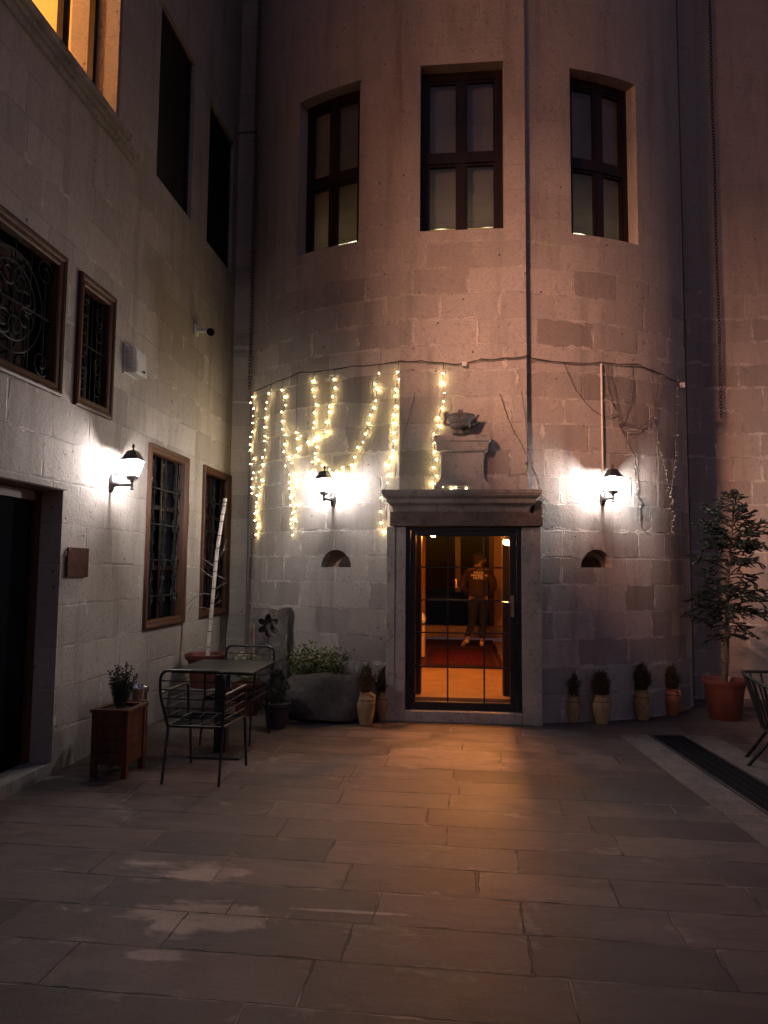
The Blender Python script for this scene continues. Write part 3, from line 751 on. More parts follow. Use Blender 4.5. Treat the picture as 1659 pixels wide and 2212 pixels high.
for key, (a, b, c, d) in WIN.items():
    w = .095 if key in ('w1', 'w2') else .105
    f = mould_frame(a, b, c, d, w, 'window')
    MB().box(XL-.13, XL-.12, a+.03, b-.03, c+.03, d-.03).build('pane', 'darkpane', f)
    cs = MB(); yc = (a+b)/2
    for q in ((yc-.03, yc+.03, c+w, d-w), (a+w, a+w+.05, c+w, d-w), (b-w-.05, b-w, c+w, d-w)): MB().box(XL-.119, XL-.08, *q).build('casement_stile', 'darkwood', f)
    if key in ('w1', 'w2'):
        for z in (c+(d-c)*.33, c+(d-c)*.67): MB().box(XL-.118, XL-.082, a+w+.05, yc-.03, z-.025, z+.025).build('casement_rail', 'darkwood', f); MB().box(XL-.118, XL-.082, yc+.03, b-w-.05, z-.025, z+.025).build('casement_rail', 'darkwood', f)
    (grille_tall if key in ('w1', 'w2') else lambda *q: grille_scroll(*q, key == 'big'))(a+w, b-w, c+w, d-w).build('grille', 'iron', f)
for a, b, c, d in DARK:
    f = MB()
    for q in ((a+.002, a+.07, c+.002, d-.002), (b-.07, b-.002, c+.002, d-.002), (a+.07, b-.07, c+.002, c+.07), (a+.07, b-.07, d-.07, d-.002)): f.box(XL-.12, XL-.05, *q)
    fo = f.build('window', 'darkwood', wing)
    sh = MB(); nz = 26
    for i in range(nz):
        z = c+.09+(d-c-.18)*i/(nz-1); sh.box(-.008, .008, a+.07, b-.07, -.028, .028, Matrix.Translation((XL-.085, 0, z)) @ Matrix.Rotation(radians(35), 4, 'Y'))
    sh.box(XL-.14, XL-.13, a+.002, b-.002, c+.002, d-.002)
    sh.build('shutter', 'shutter', fo)
# lit upper window: stone sill mouldings, dark frame, warm room behind
ye = -1.24
sl = MB()
for z0, z1, p, y1 in ((5.80, 5.865, .035, ye), (5.866, 5.915, .06, ye-.02), (5.916, 5.978, .10, ye-.30)): sl.box(XL+.0005, XL+p, -9.2, y1, z0, z1)
sl.build('window_sill', 'carved', wing, bevel=.008)
ar = MB(); ar.box(XL+.0005, XL+.025, LIT[1]+.03, LIT[1]+.19, 5.979, 8.6); ar.build('window_surround', 'left', wing, bevel=.006)
lfm = MB(); xf0, xf1 = XL-.285, XL-.225
for q in ((-1.76, -1.702, 5.982, 8.345), (-2.295, -2.19, 6.05, 8.28), (-2.87, -2.81, 6.05, 8.28), (-4.148, -4.09, 6.05, 8.28), (-3.50, -3.40, 6.05, 8.28), (-4.148, -1.76, 5.982, 6.05), (-4.148, -1.76, 8.28, 8.345)): lfm.box(xf0, xf1, *q)
lfo = lfm.build('lit_window', 'darkwood', wing); lfo['label'] = 'lit window glowing orange'
MB().box(xf0+.028, xf0+.032, -4.14, -1.765, 6.055, 8.275).build('pane', 'glass', lfo)
rm = MB(); rx0 = -6.6
rm.box(rx0-.1, rx0, -9.6, -.9, 5.2, 8.95); rm.box(rx0, XL-.502, -9.7, -9.6, 5.2, 8.95); rm.box(rx0, XL-.502, -.9, -.8, 5.2, 8.95)
rm.box(rx0, XL-.502, -9.6, -.9, 5.1, 5.2); rm.box(rx0, XL-.502, -9.6, -.9, 8.85, 8.95)
rm.build('lit_room', 'roomwall', lfo)
rl = MB(); rl.box(-5.35, -4.45, -8.2, -6.7, 7.22, 7.25); clo = rl.build('ceiling_lamp', 'bulb_room', lfo)
k = MB(); k.box(-5.40, -4.40, -8.25, -6.65, 7.251, 7.32)
for y in (-7.9, -7.0): k.box(-4.91, -4.89, y-.01, y+.01, 7.32, 8.849)
k.build('lamp_shade', 'brass', lfo)  # unseen box added so the room lamp throws light only downward
k = MB(); k.box(rx0+.001, XL-.503, -4.50, -4.40, 5.201, 8.849); k.build('light_baffle', 'roomwall', lfo)  # unseen wall added to keep the far lamp off the near window reveal
k = MB(); k.ball((-5.3, -3.0, 7.75), .11, 16, 12); k.build('pendant_lamp', 'bulb_pendant', lfo, smooth=True)
f2 = MB()
for q in ((-8.698, -8.64, 5.982, 8.345), (-4.81, -4.752, 5.982, 8.345), (-8.64, -4.81, 5.982, 6.05), (-8.64, -4.81, 8.28, 8.345), (-7.45, -7.39, 6.05, 8.28), (-6.12, -6.06, 6.05, 8.28)): f2.box(xf0, xf1, *q)
f2o = f2.build('lit_window', 'darkwood', wing); MB().box(xf0+.028, xf0+.032, -8.635, -4.815, 6.055, 8.275).build('pane', 'glass', f2o)
# entrance at the far left
ed = MB()
ed.box(XL-.265, XL-.19, -2.415, -2.337, .102, 2.338); ed.box(XL-.265, XL-.19, -4.19, -2.416, 2.25, 2.338)
edo = ed.build('entrance_frame', 'frame', wing)
MB().box(XL-.26, XL-.22, -4.19, -2.417, .102, 2.248).build('entrance_door', 'darkdoor', edo)
hdn = MB(); hdn.box(XL+.001, XL+.02, -4.3, -2.30, 2.345, 2.40); hdn.build('door_head', 'left', wing, bevel=.006)

# ------------------------------------------------------------------ right wing and corner piers
rw = thing('right_wing', 'stone wall to the right of the tower, behind the potted spruce', 'building', (4.5, 2.4, 0))
MB().box(3.16, 12.0, 2.30, 2.8, 0, HT).build('wall', 'right', rw)
k = MB(); k.box(3.19, 3.42, 2.16, 2.2985, 0, HT); k.box(3.13, 3.188, 2.24, 2.2985, 0, HT); k.build('pier', 'right', rw, bevel=.01)
k = MB(); k.box(-3.298, -3.02, 2.10, 2.6, 0, 8.3); k.box(-3.298, -2.985, 2.07, 2.6, 8.31, 8.45); k.box(-3.298, -3.02, 2.1, 2.6, 8.46, HT); k.build('corner_pier', 'left', wing, bevel=.006)

# ------------------------------------------------------------------ wall lanterns
def lantern_proto():
    t = thing('wall_lantern', 'x', 'lantern')
    out = .215
    b = MB()
    prof = []
    for i in range(9):            # shield-shaped wall plate
        q = i/8; z = -.085+.185*q; wd = .042*sin(pi*min(1, .12+q*.86))**.6; dp = .035*sin(pi*(.1+.8*q))
        prof.append([V((-wd, .0, z)), V((-wd*.7, dp, z)), V((0, dp*1.35, z)), V((wd*.7, dp, z)), V((wd, .0, z))])
    b.loft(prof, closed=True); b.build('wall_plate', 'lamp_iron', t, False, True)
    b = MB(); b.tube([(0, .03, .0), (0, .06, -.004), (0, .10, -.012), (0, out, -.012)], [.040, .026, .014, .012], 10)
    b.tube(rounded([(0, .03, .09), (0, .075, .085), (0, .085, .03)], .03), .010, 6)
    b.build('arm', 'lamp_iron', t, False, True)
    b = MB(); b.lathe([(.006, -.062), (.018, -.055), (.018, -.05), (.007, -.044), (.007, -.034), (.015, -.028), (.015, -.018), (.010, -.012), (.012, .012), (.020, .02), (.020, .03)], (0, out, 0), 12)
    c = (0, out, 0)
    b.rect([(.018, .018, .03), (.034, .034, .036), (.036, .036, .046), (.035, .035, .05), (.043, .043, .06), (.0455, .0455, .072)], c)
    b.build('base_cup', 'lamp_iron', t, False, True)
    w0, w1, za, zb = .043, .081, .073, .220
    f = MB()
    for sx in (-1, 1):
        for sy in (-1, 1): f.tube([(sx*w0, out+sy*w0, za), (sx*w1, out+sy*w1, zb)], .0056, 4)
    for q in (.40,):
        w = w0+(w1-w0)*q; z = za+(zb-za)*q
        f.tube([(w, out+w, z), (-w, out+w, z), (-w, out-w, z), (w, out-w, z), (w, out+w, z)], .0034, 4)
    for sx, sy in ((1, 0), (-1, 0), (0, 1), (0, -1)):
        w = w0+(w1-w0)*.40; f.tube([(sx*w0, out+sy*w0, za), (sx*w, out+sy*w, za+(zb-za)*.40)], .0034, 4)
    f.build('cage', 'lamp_iron', t, False)
    gl = MB(); gl.rect([(w0-.001, w0-.001, za), (w1-.001, w1-.001, zb)], c, cap=False); gl.build('glass', 'lampglass', t, False)
    r = MB()
    r.rect([(.105, .105, zb+.001), (.106, .106, zb+.005), (.086, .086, zb+.009), (.074, .074, zb+.024), (.064, .064, zb+.042), (.060, .060, zb+.052), (.063, .063, zb+.055), (.054, .054, zb+.061), (.048, .048, zb+.078), (.037, .037, zb+.093), (.020, .020, zb+.101), (.010, .010, zb+.104)], c)
    ro = r.build('roof', 'lamp_iron', t, False)
    fi = MB(); fi.lathe([(.012, zb+.103), (.007, zb+.114), (.006, zb+.122), (.015, zb+.130), (.016, zb+.140), (.010, zb+.152), (.004, zb+.164)], c, 10); fi.build('finial', 'lamp_iron', ro, False, True)
    bu = MB(); bu.ball((0, out, za+.086), .034, 16, 12, (1, 1, 1.75)); bu.build('bulb', 'bulb_lantern', t, False, True)
    so = MB(); so.lathe([(.013, za), (.013, za+.045)], c, 10); so.build('socket', 'white', t, False, True)
    return t
lan = lantern_proto()
lb = onX(238, 1045, XL)
spots = [(lb, V((1, 0, 0)), 'black wall lantern beside the tall grilled window on the left wall')]
for px, py, lab in ((720, 1079, 'black wall lantern hanging in the warm string lights left of the door'), (1301, 1077, 'black wall lantern below the pale vertical conduit right of the door')):
    p = onT(px, py); spots.append((p, ell(phi_of_x(p.x))[1], lab))
for i, (p, n_, lab) in enumerate(spots):
    o = lan if i == 0 else copy_tree(lan)
    o.location = p + n_*.004; o.rotation_euler = (0, 0, atan2(n_.y, n_.x)-pi/2)
    o['label'] = lab; o['group'] = 'wall lanterns round the courtyard'

# ------------------------------------------------------------------ string lights
ZO = lambda q: (q[0]/1.659+880)*1659/2880                       # detail-view coordinates to the survey frame
ZP = lambda q: ((q[0]/1.659+880)*.57604, (q[1]/1.659+1280)*.57604)
RP = lambda q: ((q[0]/1.8433+1980)*.57604, (q[1]/1.8433+1300)*.57604)
lit = thing('string_lights', 'lit warm string lights hanging from a dark cable over the left half of the tower', 'string lights', onT(760, 790))
def cable(parent, pts, dst='cable'):
    c = MB(); P3 = [onT(x, y, .025) for x, y in pts]; out = []
    for i in range(len(P3)-1):
        for k in range(8):
            t = k/8; p = P3[i].lerp(P3[i+1], t); p.z -= .012*sin(pi*t)
            ph = phi_of_x(max(TX-TA+.01, min(TX+TA-.01, p.x)))
            if abs(p.x-TX) <= HB: p.y = min(p.y, FY-.022)
            else:
                q, n_ = ell(ph, .025); p.y = min(p.y, q.y) if abs(p.x-TX) < 2.6 else p.y
            if abs(p.x-TX) < HB+.04: p.y = min(p.y, FY-.022)
            out.append(p)
    out.append(P3[-1]); c.tube(out, .0052, 6); c.tube([p+V((0, -.004, .008*sin(i*.5))) for i, p in enumerate(out)], .003, 5)
    return c.build('cable', 'cable', parent)
cable(lit, [(550, 845), (600, 823), (648, 804), (700, 800), (760, 791), (850, 783), (910, 779), (960, 784), (1003, 785)])
pk = onT(1003, 786, .03)
k = MB(); k.box(pk.x-.028, pk.x+.028, pk.y-.02, pk.y+.012, pk.z-.03, pk.z+.022); k.build('plug_box', 'white', lit, bevel=.004)
STR = [
 ([(112, 305)], [(112,346),(100,382),(118,417),(115,463),(113,508),(113,563),(99,594),(96,643),(97,678),(121,730),(99,763),(117,818),(109,856),(106,908),(107,946)]),
 ([(232, 268)], [(212,325),(200,380),(194,420),(191,477),(187,534),(189,590),(185,621),(188,676),(173,722),(171,768),(152,812),(167,864),(152,908),(141,958),(135,1003),(133,1028),(135,1055),(126,1070),(129,1112),(145,1140),(140,1160),(131,1203)]),
 ([(300, 238)], [(293,305),(312,345),(316,399),(291,439),(296,499),(299,547),(313,583),(312,641),(307,687),(336,718),(316,775),(343,829),(341,877),(341,915),(345,970),(350,1020),(356,1070),(351,1110),(349,1135)]),
 ([(390, 205)], [(382,569),(389,605),(392,667),(380,712),(357,757),(379,823),(373,862),(387,905),(358,953),(389,1015),(371,1060),(363,1105),(356,1160),(361,1205)]),
 ([(497, 188)], [(486,248),(487,300),(496,343),(507,393),(495,445),(494,505),(489,540),(495,604),(490,622),(511,657),(500,697),(502,722),(483,750),(480,808),(477,846)]),
 ([(624, 178)], [(617,236),(624,290),(609,345),(593,404),(591,440),(571,502),(572,564),(518,593),(456,626),(411,592)]),
 ([(900, 140)], [(897,199),(873,265),(885,296),(877,370),(865,413),(845,460),(831,513),(815,577),(798,628),(767,662),(747,721),(728,771),(671,788),(632,812),(590,798),(547,773),(520,742)]),
 ([(1022, 128)], [(1013,190),(1021,236),(1002,300),(998,341),(1003,405),(990,458),(990,510),(986,567),(994,621),(985,680),(979,724),(947,771),(961,832),(950,880),(910,973),(908,1060),(911,1130),(926,1181)]),
 ([(1300, 132)], [(1297,199),(1295,257),(1305,320),(1300,375),(1289,415),(1267,478),(1277,528),(1241,578),(1243,632),(1243,690),(1257,737),(1237,785),(1257,839),(1231,882),(1245,905),(1297,908),(1350,922),(1376,910),(1440,914)]),
]
random.seed(21)
def on_front(x, y, off):
    """like onT, but rests on the pedestal or cornice where those stand in front of the wall"""
    p = onT(x, y, off)
    if 2.60 < p.z < 3.24 and -.19 < p.x < .33: p = onY(x, y, .10-off)
    return p
for top, bl in STR:
    P3 = [on_front(*ZP(q), random.choice((.024, .03, .036, .05))) for q in bl]
    T3 = [onT(*ZP(q), .025) for q in top]
    w = MB(); path = T3+P3; w.tube(path, .0032, 4)
    so = w.build('light_strand', 'wire', lit)
    for p in P3:
        b = MB(); d = V((random.uniform(-.3, .3), random.uniform(-.2, .1), random.uniform(-1, -.2))).normalized()
        b.ball(p, random.uniform(.0052, .0078), 8, 6); b.build('bulb', random.choice(('bulb_string', 'bulb_string', 'bulb_dim', 'bulb_bright')), so, smooth=True)
unl = thing('string_lights', 'unlit string lights hanging from a dark cable over the right half of the tower', 'string lights', onT(1300, 783))
cable(unl, [(1010, 783), (1038, 775), (1090, 774), (1140, 771), (1200, 781), (1300, 784), (1378, 786), (1430, 808), (1468, 826)])
pk = onT(1474, 832, .03)
k = MB(); k.box(pk.x-.03, pk.x+.03, pk.y-.02, pk.y+.012, pk.z-.035, pk.z+.03); k.build('plug_box', 'white', unl, bevel=.004)
LP = lambda q: ((q[0]/2.4397+1420)*.57604, (q[1]/2.4397+1480)*.57604)
UN = [
 [RP(q) for q in [(250,110),(320,280),(405,400),(490,465),(530,490),(610,470),(640,500)]],
 [RP(q) for q in [(560,125),(590,300),(620,420),(640,520),(700,540),(780,555),(840,520),(875,480)]],
 [RP(q) for q in [(620,500),(650,592),(740,588),(800,545),(860,480)]],
 [RP(q) for q in [(915,180),(885,360),(868,520),(895,660),(920,760),(950,850),(965,950),(985,1000),(995,1060),(985,1120),(1005,1180),(992,1278)]],
 [RP(q) for q in [(708,130),(712,300),(690,420),(640,540),(700,690),(748,770),(735,825),(745,900),(755,960),(735,1010),(772,1070),(760,1140),(762,1215)]],
 [RP(q) for q in [(1030,215),(1030,480),(1022,640),(1020,760),(1005,860),(1000,960),(965,990),(1000,1090),(1008,1140),(1000,1230)]],
 [RP(q) for q in [(540,110),(545,260),(580,380),(610,440)]],
 [LP(q) for q in [(1112,-10),(1150,120),(1200,260),(1270,390),(1330,500),(1385,640),(1430,700),(1460,790),(1480,880),(1500,960),(1500,1050),(1510,1130),(1500,1200)]],
 [LP(q) for q in [(1300,-30),(1335,150),(1352,300),(1358,430),(1366,600),(1360,700),(1370,860)]],
 [LP(q) for q in [(330,-20),(290,150),(250,300),(220,430),(205,580)]],
 [LP(q) for q in [(1450,800),(1500,880),(1470,940),(1530,960),(1490,1020),(1520,1060),(1490,1120),(1525,1150)]],
 [LP(q) for q in [(1010,410),(965,570),(945,600),(880,720),(825,800),(810,860)]],
 [RP(q) for q in [(0,700),(20,830),(45,870),(70,930),(75,1000)]],
]
random.seed(3)
def on_front2(x, y, off):
    p = onT(x, y, off)
    if 2.20 < p.z < 2.60 and -.85 < p.x < .98: p = onY(x, y, -.06-off if p.z > 2.5 else .06-off)
    elif 2.60 < p.z < 3.24 and -.19 < p.x < .33: p = onY(x, y, .10-off)
    return p
for i, pl in enumerate(UN):
    P3 = [on_front2(x, y, .02) for x, y in pl]
    pts = []
    for a, b in zip(P3[:-1], P3[1:]):
        n = max(1, int((b-a).length/.05))
        for q in range(n): pts.append(a.lerp(b, q/n)+V((random.uniform(-.006, .006), random.uniform(-.006, 0), random.uniform(-.006, .006))))
    pts.append(P3[-1])
    w = MB(); w.tube(pts, .0035, 4)
    low = i in (3, 4, 5, 7, 8, 10, 11, 12)
    so = w.build('light_strand', 'clearwire' if i in (10, 11) else 'wire', unl)
    for j, p in enumerate(pts[1:]):
        if j % (1 if low and p.z < 3.2 else 2) == 0 and not (not low and j % 4):
            b = MB(); d = V((random.choice((-1, 1))*random.uniform(.4, 1), random.uniform(-.5, 0), random.uniform(-.6, .6))).normalized()
            b.tube([p, p+d*.028], [.0045, .003], 5); b.build('bulb', 'bulb_off', so)

# pale conduit above the right lantern
k = MB(); pa, pb = onT(1299.5, 784, .018), onT(1302, 1040, .018); pa.x = pb.x = (pa.x+pb.x)/2; pa.y = pb.y = (pa.y+pb.y)/2
k.tube([pa, pa.lerp(pb, .5), pb], .0125, 8)
tag(k.build('conduit', 'conduit', None, smooth=True), 'pale vertical conduit pipe running down to the right lantern', 'pipe')

# chains
def chain(p0, z1, lab, L=.062):
    k = MB(); n = int((p0.z-z1)/(L*.74))
    for i in range(n):
        z = p0.z-i*L*.74; pts = []; dirn = V((1, 0, 0)) if i % 2 else V((.25, -.97, 0))
        sw = V((.004*sin(i*.13), .002*sin(i*.21), 0))
        for q in range(13):
            a = 2*pi*q/12; pts.append(V((p0.x, p0.y, z))+sw+dirn*(.017*cos(a))+V((0, 0, L*.5*sin(a))))
        k.tube(pts, .0048, 5, cap=False)
    tag(k.build('chain', 'iron', None, smooth=True), lab, 'chain', 'rain chains hanging against the walls')
chain(V((onY(549, 400, 1.62).x, 1.62, 10.2)), onY(545, 850, 1.62).z, 'rain chain hanging in the left corner above the string lights')
chain(V((onY(1550, 600, 2.2).x, 2.2, 10.2)), onY(1556, 912, 2.2).z, 'rain chain hanging down the right wall above the spruce')

# security camera, alarm sounder, plaque on the left wall
pc_ = onX(421, 713, XL)
sc_ = thing('security_camera', 'small white bullet security camera with dark lens high on the left wall', 'camera', pc_)
k = MB(); k.box(pc_.x+.001, pc_.x+.035, pc_.y-.055, pc_.y+.055, pc_.z-.075, pc_.z+.075); k.build('mount', 'white', sc_, bevel=.012)
k = MB(); e = V((pc_.x+.26, pc_.y-.06, pc_.z-.02)); k.tube([pc_+V((.03, 0, -.01)), pc_+V((.10, -.0, -.015)), pc_+V((.15, 0, -.01))], [.03, .02, .022], 10); k.build('arm', 'white', sc_, smooth=True)
dv = (CAM+V((1.5, 0, -1))-e).normalized(); s0 = pc_+V((.17, .05, 0))
k = MB(); k.tube([s0-dv*.05, s0+dv*.12], .052, 16); bd_ = k.build('body', 'white', sc_, smooth=True)
k = MB(); k.tube([s0+dv*.1205, s0+dv*.135], .050, 16); k.build('lens', 'darkpane', bd_, smooth=True)
ps = onX(282, 784, XL)
sn = thing('alarm_sounder', 'white alarm sounder box with slotted side on the left wall', 'alarm box', ps)
k = MB(); k.box(XL+.001, XL+.02, ps.y-.17, ps.y+.12, ps.z-.15, ps.z+.15); k.build('back_plate', 'white', sn, bevel=.005)
k = MB()
k.loft([[V((XL+.021, ps.y-.15, ps.z-.14)), V((XL+.12, ps.y-.10, ps.z-.13)), V((XL+.13, ps.y+.12, ps.z-.14)), V((XL+.021, ps.y+.14, ps.z-.14))],
        [V((XL+.021, ps.y-.15, ps.z+.14)), V((XL+.10, ps.y-.10, ps.z+.13)), V((XL+.11, ps.y+.12, ps.z+.12)), V((XL+.021, ps.y+.14, ps.z+.14))]])
k.build('cover', 'white', sn, bevel=.015)
k = MB()
for i in range(7): z = ps.z-.10+i*.033; k.box(XL+.03, XL+.10, ps.y-.158, ps.y-.14, z, z+.012, Matrix.Translation((0, 0, 0)))
k.build('slot', 'conduit', sn)
k = MB(); k.ball((XL+.131, ps.y+.04, ps.z-.09), .014, 8, 6, (.6, 1.6, 1)); k.build('indicator', 'darkpane', sn)
pq = onX(163, 1215, XL)
q_ = thing('plaque', 'small square dark brown plaque beside the dark entrance', 'plaque', pq)
k = MB(); k.box(XL+.015, XL+.028, pq.y-.175, pq.y+.175, pq.z-.128, pq.z+.128); k.build('board', 'plaque', q_, bevel=.003)
for sy in (-1, 1):
    for sz in (-1, 1):
        k = MB(); k.tube([(XL+.0005, pq.y+sy*.155, pq.z+sz*.108), (XL+.034, pq.y+sy*.155, pq.z+sz*.108)], .009, 8); k.build('stud', 'chrome', q_, smooth=True)

# ------------------------------------------------------------------ floor drain
dA, dB = onZ(1405, 1590), onZ(1475, 1590); far = (dA+dB)/2; nr = (onZ(1659, 1760)+onZ(1659, 1690))/2
nr2 = V((2.36, -2.2, 0)); ax = V((.075, -1, 0)).normalized(); sd = V((-ax.y, ax.x, 0)); sd = V((1, .075, 0)).normalized()
dn = thing('floor_drain', 'long dark metal drain channel let into the paving at the right', 'drain', far)
wd = .155
def strip(o, a, b, t0, t1, z0, z1):
    vs = []
    for t in (t0, t1):
        for s_ in (a, b): vs.append(far+ax*t+sd*s_)
    o.add([vs[0]+V((0, 0, z0)), vs[1]+V((0, 0, z0)), vs[3]+V((0, 0, z0)), vs[2]+V((0, 0, z0)), vs[0]+V((0, 0, z1)), vs[1]+V((0, 0, z1)), vs[3]+V((0, 0, z1)), vs[2]+V((0, 0, z1))],
          [(0, 1, 2, 3), (4, 5, 6, 7), (0, 1, 5, 4), (1, 2, 6, 5), (2, 3, 7, 6), (3, 0, 4, 7)])
k = MB(); strip(k, -wd-.03, -wd, 0, 6, .001, .012); strip(k, wd, wd+.03, 0, 6, .001, .012); strip(k, -wd, wd, 0, .025, .001, .012); k.build('frame', 'drainframe', dn)
k = MB(); strip(k, -wd, wd, .026, 6, .001, .005)
for i in range(300):
    t = .04+i*.0199
    if t > 5.9: break
    strip(k, -wd+.004, wd-.004, t, t+.009, .0052, .009)
for s_ in (-.08, 0, .08): strip(k, s_-.005, s_+.005, .03, 6, .0091, .0105)
k.build('grate', 'grate', dn)
for a, b in ((-wd-.34, -wd-.034), (wd+.034, wd+.34)):
    k = MB(); t = -.02; random.seed(9)
    while t < 6:
        L = random.uniform(.7, 1.1); strip(k, a, b, t, min(6.2, t+L-.006), .0005, .0075); t += L
    k.build('edge_slab', 'drainstone', dn)

# ------------------------------------------------------------------ furniture
def chair_proto():
    t = thing('metal_chair', 'x', 'chair')
    # local: faces +Y; rear legs at y=-.31, front legs at y=+.31
    w, zs, zb, r = .245, .435, .885, .0115
    k = MB()
    bk = rounded([(-w*.93, -.245, zs), (-w*1.09, -.33, .70), (-w*1.07, -.335, zb), (w*1.07, -.335, zb), (w*1.09, -.33, .70), (w*.93, -.245, zs)], .075, 5)
    k.tube(bk, r*1.05, 8)
    for q, z in enumerate((.805, .735, .665, .59, .515)):
        tt = (z-zs)/(.70-zs); ww = w*(.93+.15*min(1, tt)); yy = -.245-.088*min(1, tt)
        k.tube([(-ww, yy, z), (-ww*.5, yy-.014, z), (0, yy-.018, z), (ww*.5, yy-.014, z), (ww, yy, z)], .0052, 5)
    k.build('backrest', 'steel', t, False, True)
    k = MB(); k.tube(rounded([(-w*.93, -.245, zs), (w*.93, -.245, zs), (w*1.02, .27, zs), (-w*1.02, .27, zs), (-w*.93, -.245, zs)], .03), r, 8)
    for i in range(1, 7): y = -.245+.515*i/7; ww = w*(.93+.09*i/7); k.tube([(-ww, y, zs+.004), (0, y, zs-.006), (ww, y, zs+.004)], .0052, 5)
    for i in (-1, 0, 1): k.tube([(i*w*.45, -.245, zs), (i*w*.48, .0, zs-.008), (i*w*.5, .27, zs)], .0055, 5)
    k.build('seat', 'steel', t, False, True)
    for sx in (-1, 1):
        k = MB(); k.tube(rounded([(sx*w*1.08, -.322, .70), (sx*w*1.09, .17, .705), (sx*w*1.06, .22, .70), (sx*w*1.02, .225, zs+.0)], .05), r, 8)
        for z, y0 in ((.635, -.305), (.57, -.285), (.505, -.265)): k.tube([(sx*w*(1.0+.08*(z-zs)/.26), y0, z), (sx*w*1.04, .22, z)], .0050, 5)
        k.build('armrest', 'steel', t, False, True)
    for sx in (-1, 1):
        k = MB(); k.tube([(sx*w*.93, -.235, zs), (sx*w*.95, -.32, 0.0)], [r*1.1, r], 8); k.build('leg', 'steel', t, False, True)
        k = MB(); k.tube([(sx*w*1.0, .255, zs), (sx*w*1.02, .31, 0.0)], [r*1.1, r], 8); k.build('leg', 'steel', t, False, True)
    return t
ch = chair_proto(); ch.location = (-2.072, -2.13, 0); ch.rotation_euler = (0, 0, radians(-1.5))
tag(ch, 'dark metal slatted armchair with its back to the viewer, in front of the table', None, 'slatted metal armchairs at the table')
c2 = copy_tree(ch); c2.location = (-2.19, -.90, 0); c2.rotation_euler = (0, 0, radians(180-4)); c2['label'] = 'dark metal slatted armchair tucked in behind the far side of the table'
tb = thing('table', 'square dark table on a single post with a flat plate foot', 'table', (-2.14, -1.44, 0))
k = MB(); tz = .742
c4 = [onZ(361, 1450, tz), onZ(548, 1451, tz), onZ(597, 1427, tz), onZ(441, 1424, tz)]
tx0, tx1 = (c4[0].x+c4[3].x)/2, (c4[1].x+c4[2].x)/2; ty0, ty1 = (c4[0].y+c4[1].y)/2, (c4[2].y+c4[3].y)/2
k.box(tx0, tx1, ty0, ty1, tz-.022, tz); k.build('tabletop', 'tabletop', tb, bevel=.006)
cb_ = onZ(476, 1629)
k = MB(); k.box(cb_.x-.055, cb_.x+.055, cb_.y-.04, cb_.y+.07, .021, tz-.023); k.build('post', 'steel', tb, bevel=.004)
k = MB(); k.box(cb_.x-.24, cb_.x+.24, cb_.y-.2, cb_.y+.24, .002, .020); k.build('foot_plate', 'tabletop', tb, bevel=.006)

# third chair, cut by the right edge: rod basket with splayed legs
rc = thing('lounge_chair', 'dark rod basket chair cut off by the right edge of the view', 'chair', (2.95, -1.35, 0))
k = MB(); top = rounded([(2.57, -1.30, .78), (2.60, -1.62, .74), (3.25, -1.66, .74), (3.30, -1.10, .80), (2.60, -1.08, .80), (2.57, -1.30, .78)], .05)
bot = rounded([(2.70, -1.32, .33), (2.72, -1.55, .31), (3.15, -1.58, .31), (3.18, -1.16, .33), (2.72, -1.15, .33), (2.70, -1.32, .33)], .05)
k.tube(top, .014, 8); k.build('rim', 'steel', rc, smooth=True)
k = MB(); k.tube(bot, .013, 8)
for i in range(1, 6): y = -1.55+.40*i/6; k.tube([(2.71, y, .325), (3.16, y, .325)], .009, 6)
k.build('seat', 'steel', rc, smooth=True)
k = MB()
def at_len(pts, q):
    L = [0]
    for a, b in zip(pts[:-1], pts[1:]): L.append(L[-1]+(b-a).length)
    t = q*L[-1]
    for i in range(len(L)-1):
        if L[i+1] >= t: return pts[i].lerp(pts[i+1], (t-L[i])/max(1e-6, L[i+1]-L[i]))
    return pts[-1]
for i in range(26): q = i/26; k.tube([at_len(top, q), at_len(bot, q)], .0085, 6)
k.build('basket_rods', 'steel', rc, smooth=True)
for (x, y), (x1, y1) in (((2.76, -1.40), (2.555, -1.27)), ((2.80, -1.16), (2.66, -.96)), ((3.10, -1.5), (3.28, -1.66)), ((3.12, -1.2), (3.28, -1.0))):
    k = MB(); k.tube([(x, y, .325), (x1, y1, 0)], .016, 8); k.build('leg', 'steel', rc, smooth=True)

# ------------------------------------------------------------------ plants
def foliage_blob(k, c, rad, n, L, W, shape='egg', up=.5, seed=1, squash=(1, 1)):
    rnd = random.Random(seed); H = rad[1]
    for i in range(n):
        z = rnd.random()
        if shape == 'egg': rr = sin(pi*min(1, (z*.86+.12)))**.75
        elif shape == 'cone': rr = (1-z)**.7*.95+.08
        else: rr = sin(pi*(z*.8+.18))**.6
        a = rnd.uniform(0, 2*pi); lump = 1+.22*sin(a*3+z*7+seed)+.12*sin(a*5-z*11)
        q = rnd.uniform(.35, 1)**.6*rr*rad[0]*lump
        p = V(c)+V((q*cos(a)*squash[0], q*sin(a)*squash[1], z*H*(1+.10*sin(a*2+seed))))
        d = V((cos(a)*.8+rnd.uniform(-.5, .5), sin(a)*.8+rnd.uniform(-.5, .5), up+rnd.uniform(-.3, .8)))
        k.leaf(p, d, L*rnd.uniform(.6, 1.25), W*rnd.uniform(.7, 1.2))
def sprig(k, base, d, length, n, L, W, rnd):
    d = V(d).normalized()
    for i in range(n):
        t = (i+1)/n; p = V(base)+d*length*t+V((0, 0, .04*t*t*length))
        a = i*2.4; s_ = d.cross(V((cos(a), sin(a), .2))).normalized()
        k.leaf(p, s_*.8+d*.6, L*(1.1-.4*t), W*(1.1-.4*t))

